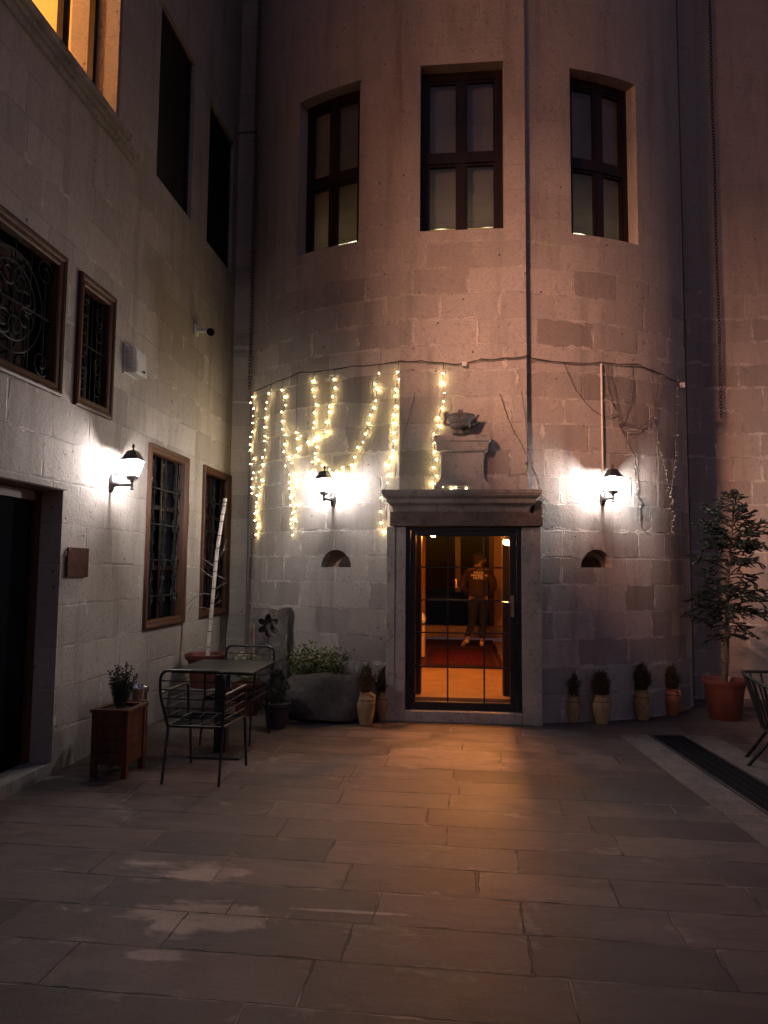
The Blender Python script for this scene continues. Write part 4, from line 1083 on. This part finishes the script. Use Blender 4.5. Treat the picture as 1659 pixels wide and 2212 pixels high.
# small jars with dwarf conifers
def jar_proto():
    t = thing('potted_conifer', 'x', 'potted plant')
    k = MB(); k.lathe([(.062, .0), (.068, .012), (.085, .09), (.097, .16), (.098, .20), (.088, .245), (.072, .275), (.066, .292), (.070, .306), (.074, .310), (.072, .316), (.062, .316), (.058, .30), (.060, .28)], (0, 0, 0), 28)
    j = k.build('jar', 'claypot', t, False, True)
    k = MB(); k.torus((0, 0, .243), .0895, .004, 'z', 26, 5); k.build('cord', 'cable', j, False)
    k = MB(); k.tube(rounded([(.068, 0, .298), (.115, 0, .30), (.122, 0, .255), (.112, 0, .215), (.088, 0, .205)], .03), .011, 7); k.build('handle', 'claypot', j, False, True)
    k = MB(); k.lathe([(.057, .298), (.0, .303)], (0, 0, 0), 14, cap=False); k.build('soil', 'soil', t, False)
    return t
jp = jar_proto()
JARS = [  # pixel of the base centre, scale, foliage half width, height, material, label
 (790, 1572, 1.04, .095, .26, 0, 'ochre clay jar with a dark dwarf conifer, nearer one left of door', 30),
 (830, 1563, 1.0, .095, .27, 0, 'ochre clay jar with a dark dwarf conifer, set back against the left door jamb', 10),
 (1237, 1567, 1.0, .105, .25, 0, 'ochre clay jar with a pointed dwarf conifer, nearest jar to the right door jamb', 40),
 (1300, 1570, .98, .098, .235, 0, 'ochre clay jar with a reddish dwarf conifer, second jar right of the door', 20),
 (1388, 1562, 1.02, .10, .27, 0, 'ochre clay jar with a tall lopsided dwarf conifer below the right arched niche', 60),
 (1452, 1552, 1.02, .095, .25, 1, 'orange clay jar with a dwarf conifer at the tower corner beside the spruce', 50)]
for i, (px, py, sc, fw, fh, red, lab, rz) in enumerate(JARS):
    o = jp if i == 0 else copy_tree(jp)
    p = onZ(px, py-8); o.location = p; o.scale = (sc*(1+.05*sin(i*2.3)), sc*(1+.05*sin(i*2.3)), sc*(1+.06*cos(i*1.7)))
    o.rotation_euler = (0, 0, radians(-rz if i != 1 else 10))
    o['label'] = lab; o['group'] = 'clay jars planted with dwarf conifers'
    if red:
        for c in o.children_recursive:
            if c.type == 'MESH' and c.data.materials[0] == M['claypot']: c.data = c.data.copy(); c.data.materials[0] = M['clayred']
    k = MB(); foliage_blob(k, (0, 0, .29), (fw*.86, fh), 620, .036, .014, 'egg' if i in (0, 1, 4) else 'cone2' if i in (3, 5) else 'cone', 1.1, seed=i*3+2, squash=(1-.12*(i % 3), .9))
    rnd = random.Random(i); 
    for q in range(16): a = rnd.uniform(0, 6.28); t_ = rnd.uniform(.1, .75); sprig(k, (fw*.5*cos(a), fw*.5*sin(a), .29+fh*t_), (cos(a)*(1.0-t_), sin(a)*(1.0-t_), rnd.uniform(.6, 1.2)), fh*rnd.uniform(.3, .55), 13, .030, .012, rnd)
    f = k.build('foliage', 'conifer', None, False); f.parent = o

# big potted spruce
sb = onZ(1567, 1553)
sp = thing('potted_spruce', 'young bare-stemmed spruce in a big terracotta pot at the right', 'potted tree', sb)
k = MB(); k.lathe([(.165, 0), (.172, .012), (.178, .06), (.182, .065), (.212, .34), (.232, .40), (.243, .405), (.252, .44), (.250, .462), (.236, .462), (.222, .44), (.215, .40), (.205, .38)], sb, 36, wob=lambda a, z: (.012*sin(a*2*pi*9) if .405 < z < .45 else 0)); k.build('pot', 'terracotta', sp, smooth=True)
k = MB(); k.lathe([(.212, .40), (0, .415)], sb, 24, cap=False); k.build('soil', 'soil', sp)
ztop = onY(1585, 1062, sb.y).z; xt = onY(1583, 1062, sb.y).x
def trunk_at(z):
    q = (z-.40)/(ztop-.40); return V((sb.x+.0+(xt-sb.x)*q+.012*sin(q*9), sb.y+.01*sin(q*7), z))
k = MB(); k.tube([trunk_at(.38+(ztop-.38)*i/20) for i in range(21)], [.034-.027*(i/20)**.8 for i in range(21)], 10)
for z in (.52, .66, .95): c_ = trunk_at(z); k.lathe([(.030, -.012), (.040, 0), (.030, .012)], c_, 12)
k.build('trunk', 'bark', sp, smooth=True)
rnd = random.Random(12); nd = MB(); brn = MB()
def needles(p0, p1, dens=190, L=.016):
    nd.tube([p0, p0.lerp(p1, .6), p1], [.0075, .0085, .003], 5)
    d = (p1-p0); ln = d.length; d.normalize(); n = int(ln*dens*1.6)
    for i in range(n):
        t = i/max(1, n); p = p0+d*ln*t; a = rnd.uniform(0, 2*pi)
        s_ = d.cross(V((0, 0, 1)));
        if s_.length < .1: s_ = V((1, 0, 0))
        s_.normalize(); u_ = s_.cross(d); v_ = s_*cos(a)+u_*(sin(a)*.8+.25)+d*.75
        v_.normalize(); w_ = v_.cross(V((rnd.random(), rnd.random(), rnd.random()))).normalized()*.0034
        nd.add([p-w_, p+w_, p+v_*L*rnd.uniform(.8, 1.25)], [(0, 1, 2)])
def branch(z, ang, L, droop, dense=1.0, tw=.10):
    b0 = trunk_at(z); hd = V((cos(ang), sin(ang), 0)); pts = []
    m = 7
    for i in range(m+1):
        t = i/m; pts.append(b0+hd*L*t+V((0, 0, L*(droop[0]*t+droop[1]*t*t)))+V((rnd.uniform(-.006, .006), rnd.uniform(-.006, .006), rnd.uniform(-.006, .006))))
    brn.tube(pts, [.0085*(1-.75*i/m) for i in range(m+1)], 5)
    for i in range(m): 
        if i > 0: needles(pts[i], pts[i+1], 230*dense)
    side = V((-hd.y, hd.x, 0))
    nt = max(2, int(L/.085))
    for i in range(nt):
        t = .25+.72*(i+.5)/nt; f = t*m; j = min(m-1, int(f)); p = pts[j].lerp(pts[j+1], f-j)
        for s_ in (-1, 1):
            if rnd.random() < .22: continue
            ln = tw*(1.15-.7*t)*rnd.uniform(.6, 1.3)+.03
            d = (hd*rnd.uniform(.5, .9)+side*s_*rnd.uniform(.5, .9)+V((0, 0, rnd.uniform(-.55, .60)+droop[1]*t))).normalized()
            e = p+d*ln; brn.tube([p, e], .0022, 4); needles(p, e, 210*dense)
            if ln > .08:
                for s2 in (-1, 1):
                    d2 = (d+side*s2*.8+V((0, 0, rnd.uniform(-.3, .2)))).normalized(); p2 = p+d*ln*.55; e2 = p2+d2*ln*.45
                    needles(p2, e2, 200*dense)
PX = (ztop-.4)/ (1480-1062.0)
def zy(y): return onY(1570, y, sb.y).z
WH = [  # photo height, branch length, count, droop, density
 (1372, .42, 5, (.10, -.25)), (1350, .46, 5, (.15, -.35)), (1322, .50, 10, (.28, -.40)), (1302, .46, 10, (.30, -.35)), (1280, .52, 10, (.38, -.35)), (1250, .42, 6, (.42, -.42)), (1228, .46, 5, (.40, -.25)),
 (1205, .34, 6, (.30, -.25)), (1190, .42, 10, (.28, -.15)), (1172, .46, 10, (.34, -.12)), (1158, .50, 6, (.42, -.05)), (1140, .47, 5, (.62, -.05)), (1122, .34, 5, (.55, .10)), (1100, .30, 5, (.6, .0)), (1085, .17, 4, (.7, -.1)), (1072, .13, 5, (.7, -.1))]
for q, (yy, L, n, dr2) in enumerate(WH):
    a0 = rnd.uniform(0, 6.28)
    for i in range(n):
        branch(zy(yy)+rnd.uniform(-.045, .045), a0+2*pi*i/n+rnd.uniform(-.3, .3), L*rnd.uniform(.5, 1.12), (dr2[0]+rnd.uniform(-.25, .25), dr2[1]+rnd.uniform(-.22, .22)), 1.0, .14 if L > .3 else .08)
needles(trunk_at(ztop-.12), trunk_at(ztop)+V((0, 0, .03)), 260)
brn.build('branches', 'bark', sp); nd.build('foliage', 'spruce', sp)

# bare grafted trunk in a terracotta pot on a stone block
bp = V((onY(445, 1420, .34).x, .34, 0))
bb_ = MB(); rnd = random.Random(2); rings = []
bx, by = (bp.x-.33, bp.x+.22), (.02, .62)
for i in range(6):
    z = .30*i/5; ins = .02*abs(i-2.5)/2.5
    rings.append([V((bx[0]+ins*.2, by[0]+ins+rnd.uniform(-.015, .015), z)), V(((bx[0]+bx[1])/2, by[0]+ins+rnd.uniform(-.02, .02), z)), V((bx[1]-ins+rnd.uniform(-.02, .02), by[0]+ins, z)), V((bx[1]-ins+rnd.uniform(-.02, .02), by[1], z)), V((bx[0], by[1], z))])
bb_.loft(rings)
tag(bb_.build('stone_block', 'block', None, bevel=.02), 'low rough stone block in the left corner under the terracotta pot', 'stone block')
bt = thing('bare_trunk_pot', 'pale pruned bare trunk with thin twigs in a terracotta pot', 'potted tree', (bp.x, bp.y, .30))
k = MB(); pz = .30; k.lathe([(.165, pz), (.172, pz+.03), (.205, pz+.30), (.222, pz+.315), (.245, pz+.34), (.250, pz+.385), (.240, pz+.39), (.22, pz+.38), (.205, pz+.33)], (bp.x, bp.y, 0), 32); k.build('pot', 'terracotta', bt, smooth=True)
k = MB(); k.lathe([(.21, pz+.335), (0, pz+.345)], (bp.x, bp.y, 0), 20, cap=False); k.build('soil', 'soil', bt)
tp = [onY(x, y, Y) for x, y, Y in ((447, 1432, .34), (452, 1370, .36), (458, 1310, .38), (464, 1240, .40), (469, 1190, .42), (478, 1130, .44), (484, 1095, .45), (487, 1077, .46))]
k = MB(); k.tube(tp, [.025, .023, .022, .023, .0215, .0215, .021, .021], 10)
k.build('trunk', 'palebark', bt, smooth=True)
k = MB()
for i in range(0, 7):
    for q in (.1, .55): p = tp[i].lerp(tp[i+1], q); k.lathe([(.0225, -.006), (.0265, 0), (.0225, .006)], p, 10)
k.build('bark_rings', 'bark', bt, smooth=True)
k = MB(); rnd = random.Random(8)
TW = [((466, 1218), (482, 1190), (490, 1165)), ((465, 1225), (450, 1215), (437, 1205)), ((463, 1250), (445, 1238), (428, 1222)), ((464, 1240), (478, 1247), (486, 1250)), ((461, 1275), (476, 1265), (492, 1258)), ((460, 1285), (440, 1282), (427, 1283)), ((457, 1318), (440, 1312), (418, 1313)), ((459, 1300), (468, 1290), (472, 1280)), ((458, 1310), (470, 1302), (478, 1296)), ((440, 1282), (420, 1290), (405, 1306)), ((482, 1190), (488, 1186), (494, 1186)), ((421, 1300), (412, 1312), (404, 1326))]
for a in TW: k.tube([onY(x, y, .39+rnd.uniform(-.05, .05) if i else .40) for i, (x, y) in enumerate(a)], [.0045, .0035, .0022], 4)
k.build('twigs', 'twig', bt)

# wooden planter box with a boxwood
w0, w1 = onZ(191, 1681), onZ(273, 1682)
pbx0, pbx1, pby0, pby1, ph_ = w0.x, w1.x, (w0.y+w1.y)/2, (w0.y+w1.y)/2+.36, onY(230, 1533, (w0.y+w1.y)/2).z
pw = thing('planter_box', 'dark brown wooden planter box on legs with a small upright boxwood', 'planter', ((pbx0+pbx1)/2, (pby0+pby1)/2, 0))
for x in (pbx0, pbx1-.045):
    for y in (pby0, pby1-.045): k = MB(); k.box(x, x+.045, y, y+.045, 0, ph_-.028); k.build('leg', 'planter', pw, bevel=.003)
k = MB(); zl = .10; n = 4; hh = (ph_-.03-zl)/n
for i in range(n):
    z0, z1 = zl+i*hh, zl+(i+1)*hh-.004
    k.box(pbx0+.046, pbx1-.046, pby0+.010, pby0+.03, z0, z1); k.box(pbx0+.046, pbx1-.046, pby1-.03, pby1-.010, z0, z1)
    k.box(pbx0+.010, pbx0+.03, pby0+.046, pby1-.046, z0, z1); k.box(pbx1-.03, pbx1-.010, pby0+.046, pby1-.046, z0, z1)
k.build('side_boards', 'planter', pw)
k = MB(); e = .012
for q in ((pbx0-e, pbx1+e, pby0-e, pby0+.04), (pbx0-e, pbx1+e, pby1-.04, pby1+e)): k.box(*q, ph_-.027, ph_)
for q in ((pbx0-e, pbx0+.04, pby0+.0402, pby1-.0402), (pbx1-.04, pbx1+e, pby0+.0402, pby1-.0402)): k.box(*q, ph_-.0265, ph_-.0005)
k.build('top_rim', 'planter', pw, bevel=.003)
k = MB(); k.box(pbx0+.04, pbx1-.04, pby0+.04, pby1-.04, ph_-.06, ph_-.03); k.build('soil', 'soil', pw)
k = MB(); bc = V(((pbx0+pbx1)/2-.0, (pby0+pby1)/2, ph_-.02)); rnd = random.Random(4)
stm = MB()
for i in range(36):
    a = rnd.uniform(0, 6.28); sp_ = rnd.uniform(.05, .52); d = V((cos(a)*sp_, sin(a)*sp_, 1)).normalized(); ln = rnd.uniform(.20, .36)*(1.05-.35*sp_)
    base = bc+V((cos(a)*.03, sin(a)*.03, 0)); stm.tube([base, base+d*ln*.5, base+d*ln], .003, 4)
    for j in range(26):
        t = .18+.82*j/25; p = base+d*ln*t; b = j*2.39
        s_ = d.cross(V((cos(b), sin(b), .3))).normalized(); k.leaf(p, s_*.9+d*.55, .030*rnd.uniform(.8, 1.2), .019, .12)
k.build('foliage', 'boxwood', pw); stm.build('stems', 'bark', pw)

# ash bin behind the planter
bc = onZ(292, 1633); bn = thing('ash_bin', 'slim black bin with a shiny metal ringed top behind the planter box', 'bin', bc)
k = MB(); k.lathe([(.092, .0), (.094, .01), (.094, .50), (.088, .505)], bc, 28); k.build('body', 'black', bn, smooth=True)
k = MB(); k.lathe([(.085, .506), (.085, .57), (.098, .575), (.100, .585), (.098, .596), (.100, .606), (.100, .618), (.094, .626), (.086, .63), (.08, .60)], bc, 28); k.build('top', 'chrome', bn, smooth=True)

# stone trough with variegated shrub
tr = thing('stone_trough', 'rough dark hollowed boulder trough planted with a variegated shrub', 'planter', (-1.42, .28, 0))
tx0_, tx1_ = onY(610, 1500, .16).x, onY(806, 1500, .16).x; rnd = random.Random(6)
from mathutils import noise as mn
k = MB(); n = 44; rings = []
prof = [(.62, .0), (.86, .04), (.98, .14), (1.0, .26), (.985, .38), (.95, .47), (.90, .52), (.78, .53), (.66, .50), (.60, .44), (.54, .40)]
cxx, hx_, hy_ = (tx0_+tx1_)/2, (tx1_-tx0_)/2, .27
for r_, z in prof:
    ring = []
    for j in range(n):
        a = 2*pi*j/n; c_, s_ = cos(a), sin(a); e = 2/2.9
        x = abs(c_)**e*(1 if c_ > 0 else -1)*hx_*r_; y = abs(s_)**e*(1 if s_ > 0 else -1)*hy_*r_
        if z > .45: x = x*(1.0 if r_ > .75 else .86)-(.06 if r_ < .75 else 0)
        p = V((cxx+x, .16+y, z*(1.0+.05*c_ if z > .3 else 1)))
        d = mn.noise(p*2.6)*.085+mn.noise(p*7)*.035
        p.z *= 1.04-.16*max(0, c_)*(1 if z > .2 else 0)-.05*sin(a*2)*(1 if z > .45 else 0)
        ring.append(p+V((c_*d, s_*d, d*.5 if z > .05 else 0)))
    rings.append(ring)
k.loft(rings); k.build('boulder', 'boulder', tr, smooth=True)
k = MB(); k.lathe([(.40, .45), (0, .47)], (cxx-.08, .16, 0), 20, cap=False, squash=.42); k.build('soil', 'soil', tr)
k = MB(); rnd = random.Random(14)
for cx_, cy_, hh, nn, sp_ in ((onY(655, 1440, .13).x, .13, .36, 30, .55), (onY(712, 1440, .18).x, .18, .34, 32, .75), (onY(690, 1440, .16).x, .16, .44, 10, .35)):
    for i in range(nn):
        a = rnd.uniform(0, 6.28); s_ = rnd.uniform(.05, sp_); d = V((cos(a)*s_, sin(a)*s_*.7, 1)).normalized(); ln = hh*rnd.uniform(.55, 1.08)
        base = V((cx_+cos(a)*.07, cy_+sin(a)*.06, .45))
        for j in range(17):
            t = .2+.8*j/16; p = base+d*ln*t; b = j*2.39; sd_ = d.cross(V((cos(b), sin(b), .3))).normalized()
            k.leaf(p, sd_*.9+d*.6, .055*rnd.uniform(.7, 1.2), .024, .15)
k.build('foliage', 'varieg', tr)

# carved block with a rosette hole, leaning in the left corner of the tower
pbL, pbR = onY(541, 1312, .62), onY(622, 1310, .62)
CBY = .60; k = MB(); rings = []; rnd = random.Random(3); bw = pbR.x-pbL.x; zt = pbL.z; nx = 10
for i in range(13):
    z = zt*i/12; ring = []
    for j in range(nx+1):
        x = pbL.x-.015*(1-z/zt)+bw*j/nx; ring.append(V((x+(rnd.uniform(-.012, .012) if j in (0, nx) else 0), CBY+rnd.uniform(-.012, .012)+.03*z, z-(.03*abs(sin(j*1.1)) if i == 12 and 1 < j < nx-1 else 0))))
    for j in range(nx, -1, -1): ring.append(V((pbL.x+bw*j/nx, CBY+.17+.03*z, z)))
    rings.append(ring)
k.loft(rings); cbk = k.build('carved_block', 'block', None)
rc_ = onY(579, 1352, CBY+.03); cu = []
for i in range(6):
    a = radians(30+60*i); c = V((rc_.x+.078*cos(a), CBY+.02, rc_.z+.085*sin(a))); m = MB(); R_ = Matrix.Rotation(-(a-pi/2), 4, 'Y')
    pr = [V((.040*cos(2*pi*q/12), 0, .062*sin(2*pi*q/12))) for q in range(12)]
    m.loft([[c+V((0, -.2, 0))+R_ @ p for p in pr], [c+V((0, .135, 0))+R_ @ p for p in pr]]); cu.append(m)
m = MB(); m.loft([[V((rc_.x+.036*cos(2*pi*q/12), y, rc_.z+.036*sin(2*pi*q/12))) for q in range(12)] for y in (CBY-.2, CBY+.09)]); cu.append(m)
carve(cbk, cu)
tag(cbk, 'weathered upright stone slab with a carved rosette opening in the corner', 'carved stone')

# planted bowl with flowers and a cane, and a dark pot with a cypress, behind the table
fp = V((onY(534, 1480, .30).x, .30, 0))
fb = thing('flower_pot', 'terracotta pot of pale flowers and a thin cane behind the table', 'potted plant', fp)
k = MB(); k.lathe([(.12, 0), (.125, .02), (.16, .30), (.172, .31), (.185, .345), (.182, .37), (.17, .37), (.155, .34)], fp, 28); k.build('pot', 'terracotta', fb, smooth=True)
k = MB(); k.lathe([(.16, .335), (0, .345)], fp, 16, cap=False); k.build('soil', 'soil', fb)
k = MB(); rnd = random.Random(33)
for i in range(26):
    a = rnd.uniform(0, 6.28); s_ = rnd.uniform(.1, .7); d = V((cos(a)*s_, sin(a)*s_, 1)).normalized(); base = fp+V((cos(a)*.05, sin(a)*.05, .34)); ln = rnd.uniform(.18, .40)
    for j in range(9):
        t = .2+.8*j/8; b = j*2.4; sd_ = d.cross(V((cos(b), sin(b), .3))).normalized(); k.leaf(base+d*ln*t, sd_+d*.5, .06*rnd.uniform(.7, 1.2), .024)
k.build('foliage', 'varieg', fb)
k = MB()
for x, y in ((524, 1413), (534, 1418), (528, 1425), (519, 1418)):
    c = onY(x, y, .26+rnd.uniform(-.04, .04))
    for i in range(7): a = i*.9; k.leaf(c, (cos(a), sin(a)*.7, .7), .045, .028)
k.build('flowers', 'flower', fb)
k = MB(); k.tube([onY(547, 1500, .30), onY(549, 1349, .32)], .0065, 7); k.build('cane', 'stake', fb)
dp = onZ(597, 1572)
dpt = thing('cypress_pot', 'dark plastic pot with a dusky upright cypress in front of the trough', 'potted plant', dp)
k = MB(); k.lathe([(.10, 0), (.105, .02), (.135, .22), (.155, .235), (.158, .27), (.145, .275), (.13, .25)], dp, 28); k.build('pot', 'darkpot', dpt, smooth=True)
k = MB(); k.lathe([(.135, .245), (0, .25)], dp, 16, cap=False); k.build('soil', 'soil', dpt)
k = MB(); foliage_blob(k, dp+V((0, 0, .24)), (.105, .34), 1000, .04, .011, 'egg', 1.4, 9); k.build('foliage', 'boxwood', dpt)

# ------------------------------------------------------------------ the person in the hall
PF = onZ(1040, 1397, HF)
PXc = onY(1033, 1290, PF.y).x; PY = PF.y
def skin_mesh(name, joints, edges, mat, parent=None, sub=2, root=0):
    me = bpy.data.meshes.new(name); me.from_pydata([tuple(j[0]) for j in joints], edges, [])
    o = bpy.data.objects.new(name, me); COL.objects.link(o)
    o.modifiers.new('skin', 'SKIN'); s2 = o.modifiers.new('sub', 'SUBSURF'); s2.levels = s2.render_levels = sub
    sv = me.skin_vertices[0].data
    for i, j in enumerate(joints):
        r = j[1]; sv[i].radius = (r, r) if not isinstance(r, tuple) else r; sv[i].use_root = (i == root)
    bpy.context.view_layer.update()
    ev = o.evaluated_get(bpy.context.evaluated_depsgraph_get()); m2 = bpy.data.meshes.new_from_object(ev)
    o.modifiers.clear(); o.data = m2; m2.materials.clear(); m2.materials.append(M[mat]); m2.polygons.foreach_set('use_smooth', [True]*len(m2.polygons))
    if parent is not None: o.parent = parent
    return o
ORG = V((PXc, PY, HF))
lean = .0
def P_(x, y, z): return V((x, y, z))
# local person space: x right, y away from the viewer (walking direction), z up; 1.79 m tall
pel, sp1, sp2, chest, nck, hd0, hd1, hd2 = P_(0, 0, .96), P_(0, .0, 1.10), P_(0, .01, 1.24), P_(0, .015, 1.38), P_(.0, .02, 1.52), P_(.005, .03, 1.60), P_(.01, .035, 1.68), P_(.01, .03, 1.75)
footR = P_(PF.x-PXc, .0, 0); xl = onY(1009, 1380, PY-.02).x-PXc
ls, rs_ = P_(-.175, .01, 1.43), P_(.175, .01, 1.43)
le, re_ = P_(-.265, -.01, 1.14), P_(.262, -.01, 1.14)
lw_, rw_ = P_(-.16, .17, 1.00), P_(.16, .17, 1.00)
lh, rh = P_(-.095, .02, .93), P_(.095, .02, .93)
lk_, rk_ = P_(-.085, .06, .51), P_(.085, .07, .50)
la, ra = P_(xl+.03, -.16, .145), P_(footR.x, .02, .085)
lt, rt = P_(xl-.03, -.07, .025), P_(footR.x+.01, .17, .03)
J = [(pel, (.13, .10)), (sp1, (.125, .09)), (sp2, (.13, .095)), (chest, (.15, .10)), (nck, .055), (hd0, (.068, .078)), (hd1, (.076, .09)), (hd2, (.060, .07)),
     (ls, .062), (le, .045), (lw_, .030), (rs_, .062), (re_, .045), (rw_, .030),
     (lh, .085), (lk_, .055), (la, .036), (lt, (.030, .022)), (rh, .085), (rk_, .055), (ra, .036), (rt, (.030, .022))]
E_ = [(0, 1), (1, 2), (2, 3), (3, 4), (4, 5), (5, 6), (6, 7), (3, 8), (8, 9), (9, 10), (3, 11), (11, 12), (12, 13), (0, 14), (14, 15), (15, 16), (16, 17), (0, 18), (18, 19), (19, 20), (20, 21)]
# hands meet in front: palm, four fingers and thumb on each
for sgn, wi in ((1, 10), (-1, 13)):
    w = J[wi][0]; pm = w+V((.045*sgn, .035, -.02)); J.append((pm, (.030, .016))); pi_ = len(J)-1; E_.append((wi, pi_))
    for f in range(4):
        b = pm+V((.030*sgn, .012, .022-.015*f)); m_ = b+V((.022*sgn, .010, -.004)); t_ = m_+V((.016*sgn, -.010-.002*f, -.006))
        i0 = len(J); J += [(b, .0095), (m_, .0088), (t_, .0075)]; E_ += [(pi_, i0), (i0, i0+1), (i0+1, i0+2)]
    b = pm+V((-.004*sgn, -.01, .028)); t_ = b+V((.026*sgn, -.004, .016)); i0 = len(J); J += [(b, .011), (t_, .009)]; E_ += [(pi_, i0), (i0, i0+1)]
person = skin_mesh('person', J, E_, 'skin', None, 2, 0)
person.location = ORG; person.scale = (1.20, 1.12, 1.03)
tag(person, 'person in a brown printed sweatshirt and black trousers walking away inside the hall', 'person')
JJ = [(P_(0, .0, .92), (.175, .125)), (P_(0, 0, 1.02), (.180, .128)), (sp2, (.175, .125)), (chest, (.185, .125)), (P_(0, .01, 1.475), (.085, .07)), (P_(0, .01, 1.515), (.078, .07)),
      (P_(-.178, .01, 1.425), .075), (P_(-.235, .0, 1.28), .072), (le, .066), (lw_, .046), (P_(.178, .01, 1.425), .075), (P_(.235, .0, 1.28), .072), (re_, .066), (rw_, .046)]
JE = [(0, 1), (1, 2), (2, 3), (3, 4), (4, 5), (3, 6), (6, 7), (7, 8), (8, 9), (3, 10), (10, 11), (11, 12), (12, 13)]
jk = skin_mesh('sweatshirt', JJ, JE, 'jacket', person, 2, 2)
TJ = [(P_(0, 0, .95), (.150, .115)), (P_(0, 0, 1.0), (.145, .11)), (lh, .105), (P_(-.09, .04, .70), .088), (lk_, .070), (P_((lk_.x+la.x)/2, -.06, .32), .062), (la+V((0, .005, .05)), .050), (rh, .105), (P_(.09, .045, .70), .088), (rk_, .070), (P_((rk_.x+ra.x)/2, .05, .28), .062), (ra+V((0, .0, .05)), .050)]
TE = [(1, 0), (0, 2), (2, 3), (3, 4), (4, 5), (5, 6), (0, 7), (7, 8), (8, 9), (9, 10), (10, 11)]
skin_mesh('trousers', TJ, TE, 'trousers', person, 2, 0)
for an, to, hl in ((la, lt, V((.0, -.04, -.03))), (ra, rt, V((0, -.055, -.045)))):
    SJ = [(an+hl, (.040, .040)), (an+V((0, .01, -.01)), (.046, .05)), (an.lerp(to, .6), (.046, .036)), (to, (.042, .028)), (to+V((0, .035, .0)), (.030, .020))]
    skin_mesh('shoe', SJ, [(0, 1), (1, 2), (2, 3), (3, 4)], 'shoe', person, 2, 1)
# hair cap leaves the right cheek and ear side clear; the face is turned to the right
hm = MB(); hm.ball((.0, .022, 1.715), .104, 18, 14, (.86, 1.0, .98)); hm.ball((-.022, .0, 1.645), .078, 14, 10, (.85, .85, 1.0)); hm.build('hair', 'hair', person, False, True)
fc = MB()
fc.ball((.060, .075, 1.662), .062, 14, 10, (.85, .9, 1.25)); fc.ball((.118, .085, 1.655), .016, 8, 6, (1.2, .8, 1)); fc.tube([(.10, .085, 1.70), (.122, .09, 1.665), (.108, .09, 1.648)], [.010, .013, .008], 6)
fc.ball((.095, .10, 1.615), .026, 8, 6); fc.tube([(.108, .10, 1.632), (.115, .09, 1.63)], .007, 5)
fc.build('face', 'skin', person, False, True)
er = MB(); er.ball((.078, .022, 1.655), .026, 10, 8, (.45, .7, 1.2)); er.build('ear', 'skin', person, False, True)
ey = MB(); ey.ball((.104, .068, 1.690), .009, 8, 6); ey.ball((.104, .105, 1.690), .009, 8, 6); ey.build('eye', 'white', person, False, True)
def lettering(body, size, x, z):
    cv = bpy.data.curves.new('lettering', 'FONT'); cv.body = body; cv.size = size; cv.align_x = 'CENTER'; cv.extrude = .0015; cv.offset = .0022
    o = bpy.data.objects.new('lettering', cv); COL.objects.link(o); bpy.context.view_layer.update()
    me = bpy.data.meshes.new_from_object(o.evaluated_get(bpy.context.evaluated_depsgraph_get())); bpy.data.objects.remove(o, do_unlink=True)
    R_ = Matrix.Translation((x, -.150, z)) @ Matrix.Rotation(pi/2, 4, 'X'); me.transform(R_)
    me.materials.clear(); me.materials.append(M['print'])
    q = bpy.data.objects.new('lettering', me); COL.objects.link(q); q.parent = jk
for body, size, z in (('NUUR', .062, 1.395), ('MANSION', .058, 1.345), ('HOTEL', .062, 1.292)): lettering(body, size, .012, z)
em = MB(); em.tube([(-.025, -.150, 1.452), (.012, -.151, 1.485), (.048, -.150, 1.452)], .0035, 5); em.build('emblem', 'print', jk, False)

# ------------------------------------------------------------------ night sky
wd_ = bpy.data.worlds.new('World'); S.world = wd_; wd_.use_nodes = True
nt = wd_.node_tree; nt.nodes.clear()
sky = nt.nodes.new('ShaderNodeTexSky'); sky.sky_type = 'NISHITA'; sky.sun_disc = False
sky.sun_elevation = radians(0.6); sky.sun_rotation = radians(0); sky.altitude = 1000
bg = nt.nodes.new('ShaderNodeBackground'); bg.inputs[1].default_value = .15
ow = nt.nodes.new('ShaderNodeOutputWorld'); tn = nt.nodes.new('ShaderNodeMix'); tn.data_type = 'RGBA'; tn.blend_type = 'MULTIPLY'; tn.inputs[0].default_value = 1; tn.inputs[7].default_value = (1.0, .84, 1.40, 1)
nt.links.new(sky.outputs[0], tn.inputs[6]); nt.links.new(tn.outputs[2], bg.inputs[0]); nt.links.new(bg.outputs[0], ow.inputs[0])

# ------------------------------------------------------------------ render settings
S.view_settings.view_transform = 'Standard'; S.view_settings.look = 'None'; S.view_settings.exposure = 0.15; S.view_settings.gamma = 1
S.render.engine = 'CYCLES'
S.cycles.use_denoising = True; S.cycles.max_bounces = 8; S.cycles.diffuse_bounces = 4; S.cycles.glossy_bounces = 3; S.cycles.transparent_max_bounces = 12
S.cycles.sample_clamp_indirect = 4.0; S.cycles.caustics_reflective = False; S.cycles.caustics_refractive = False
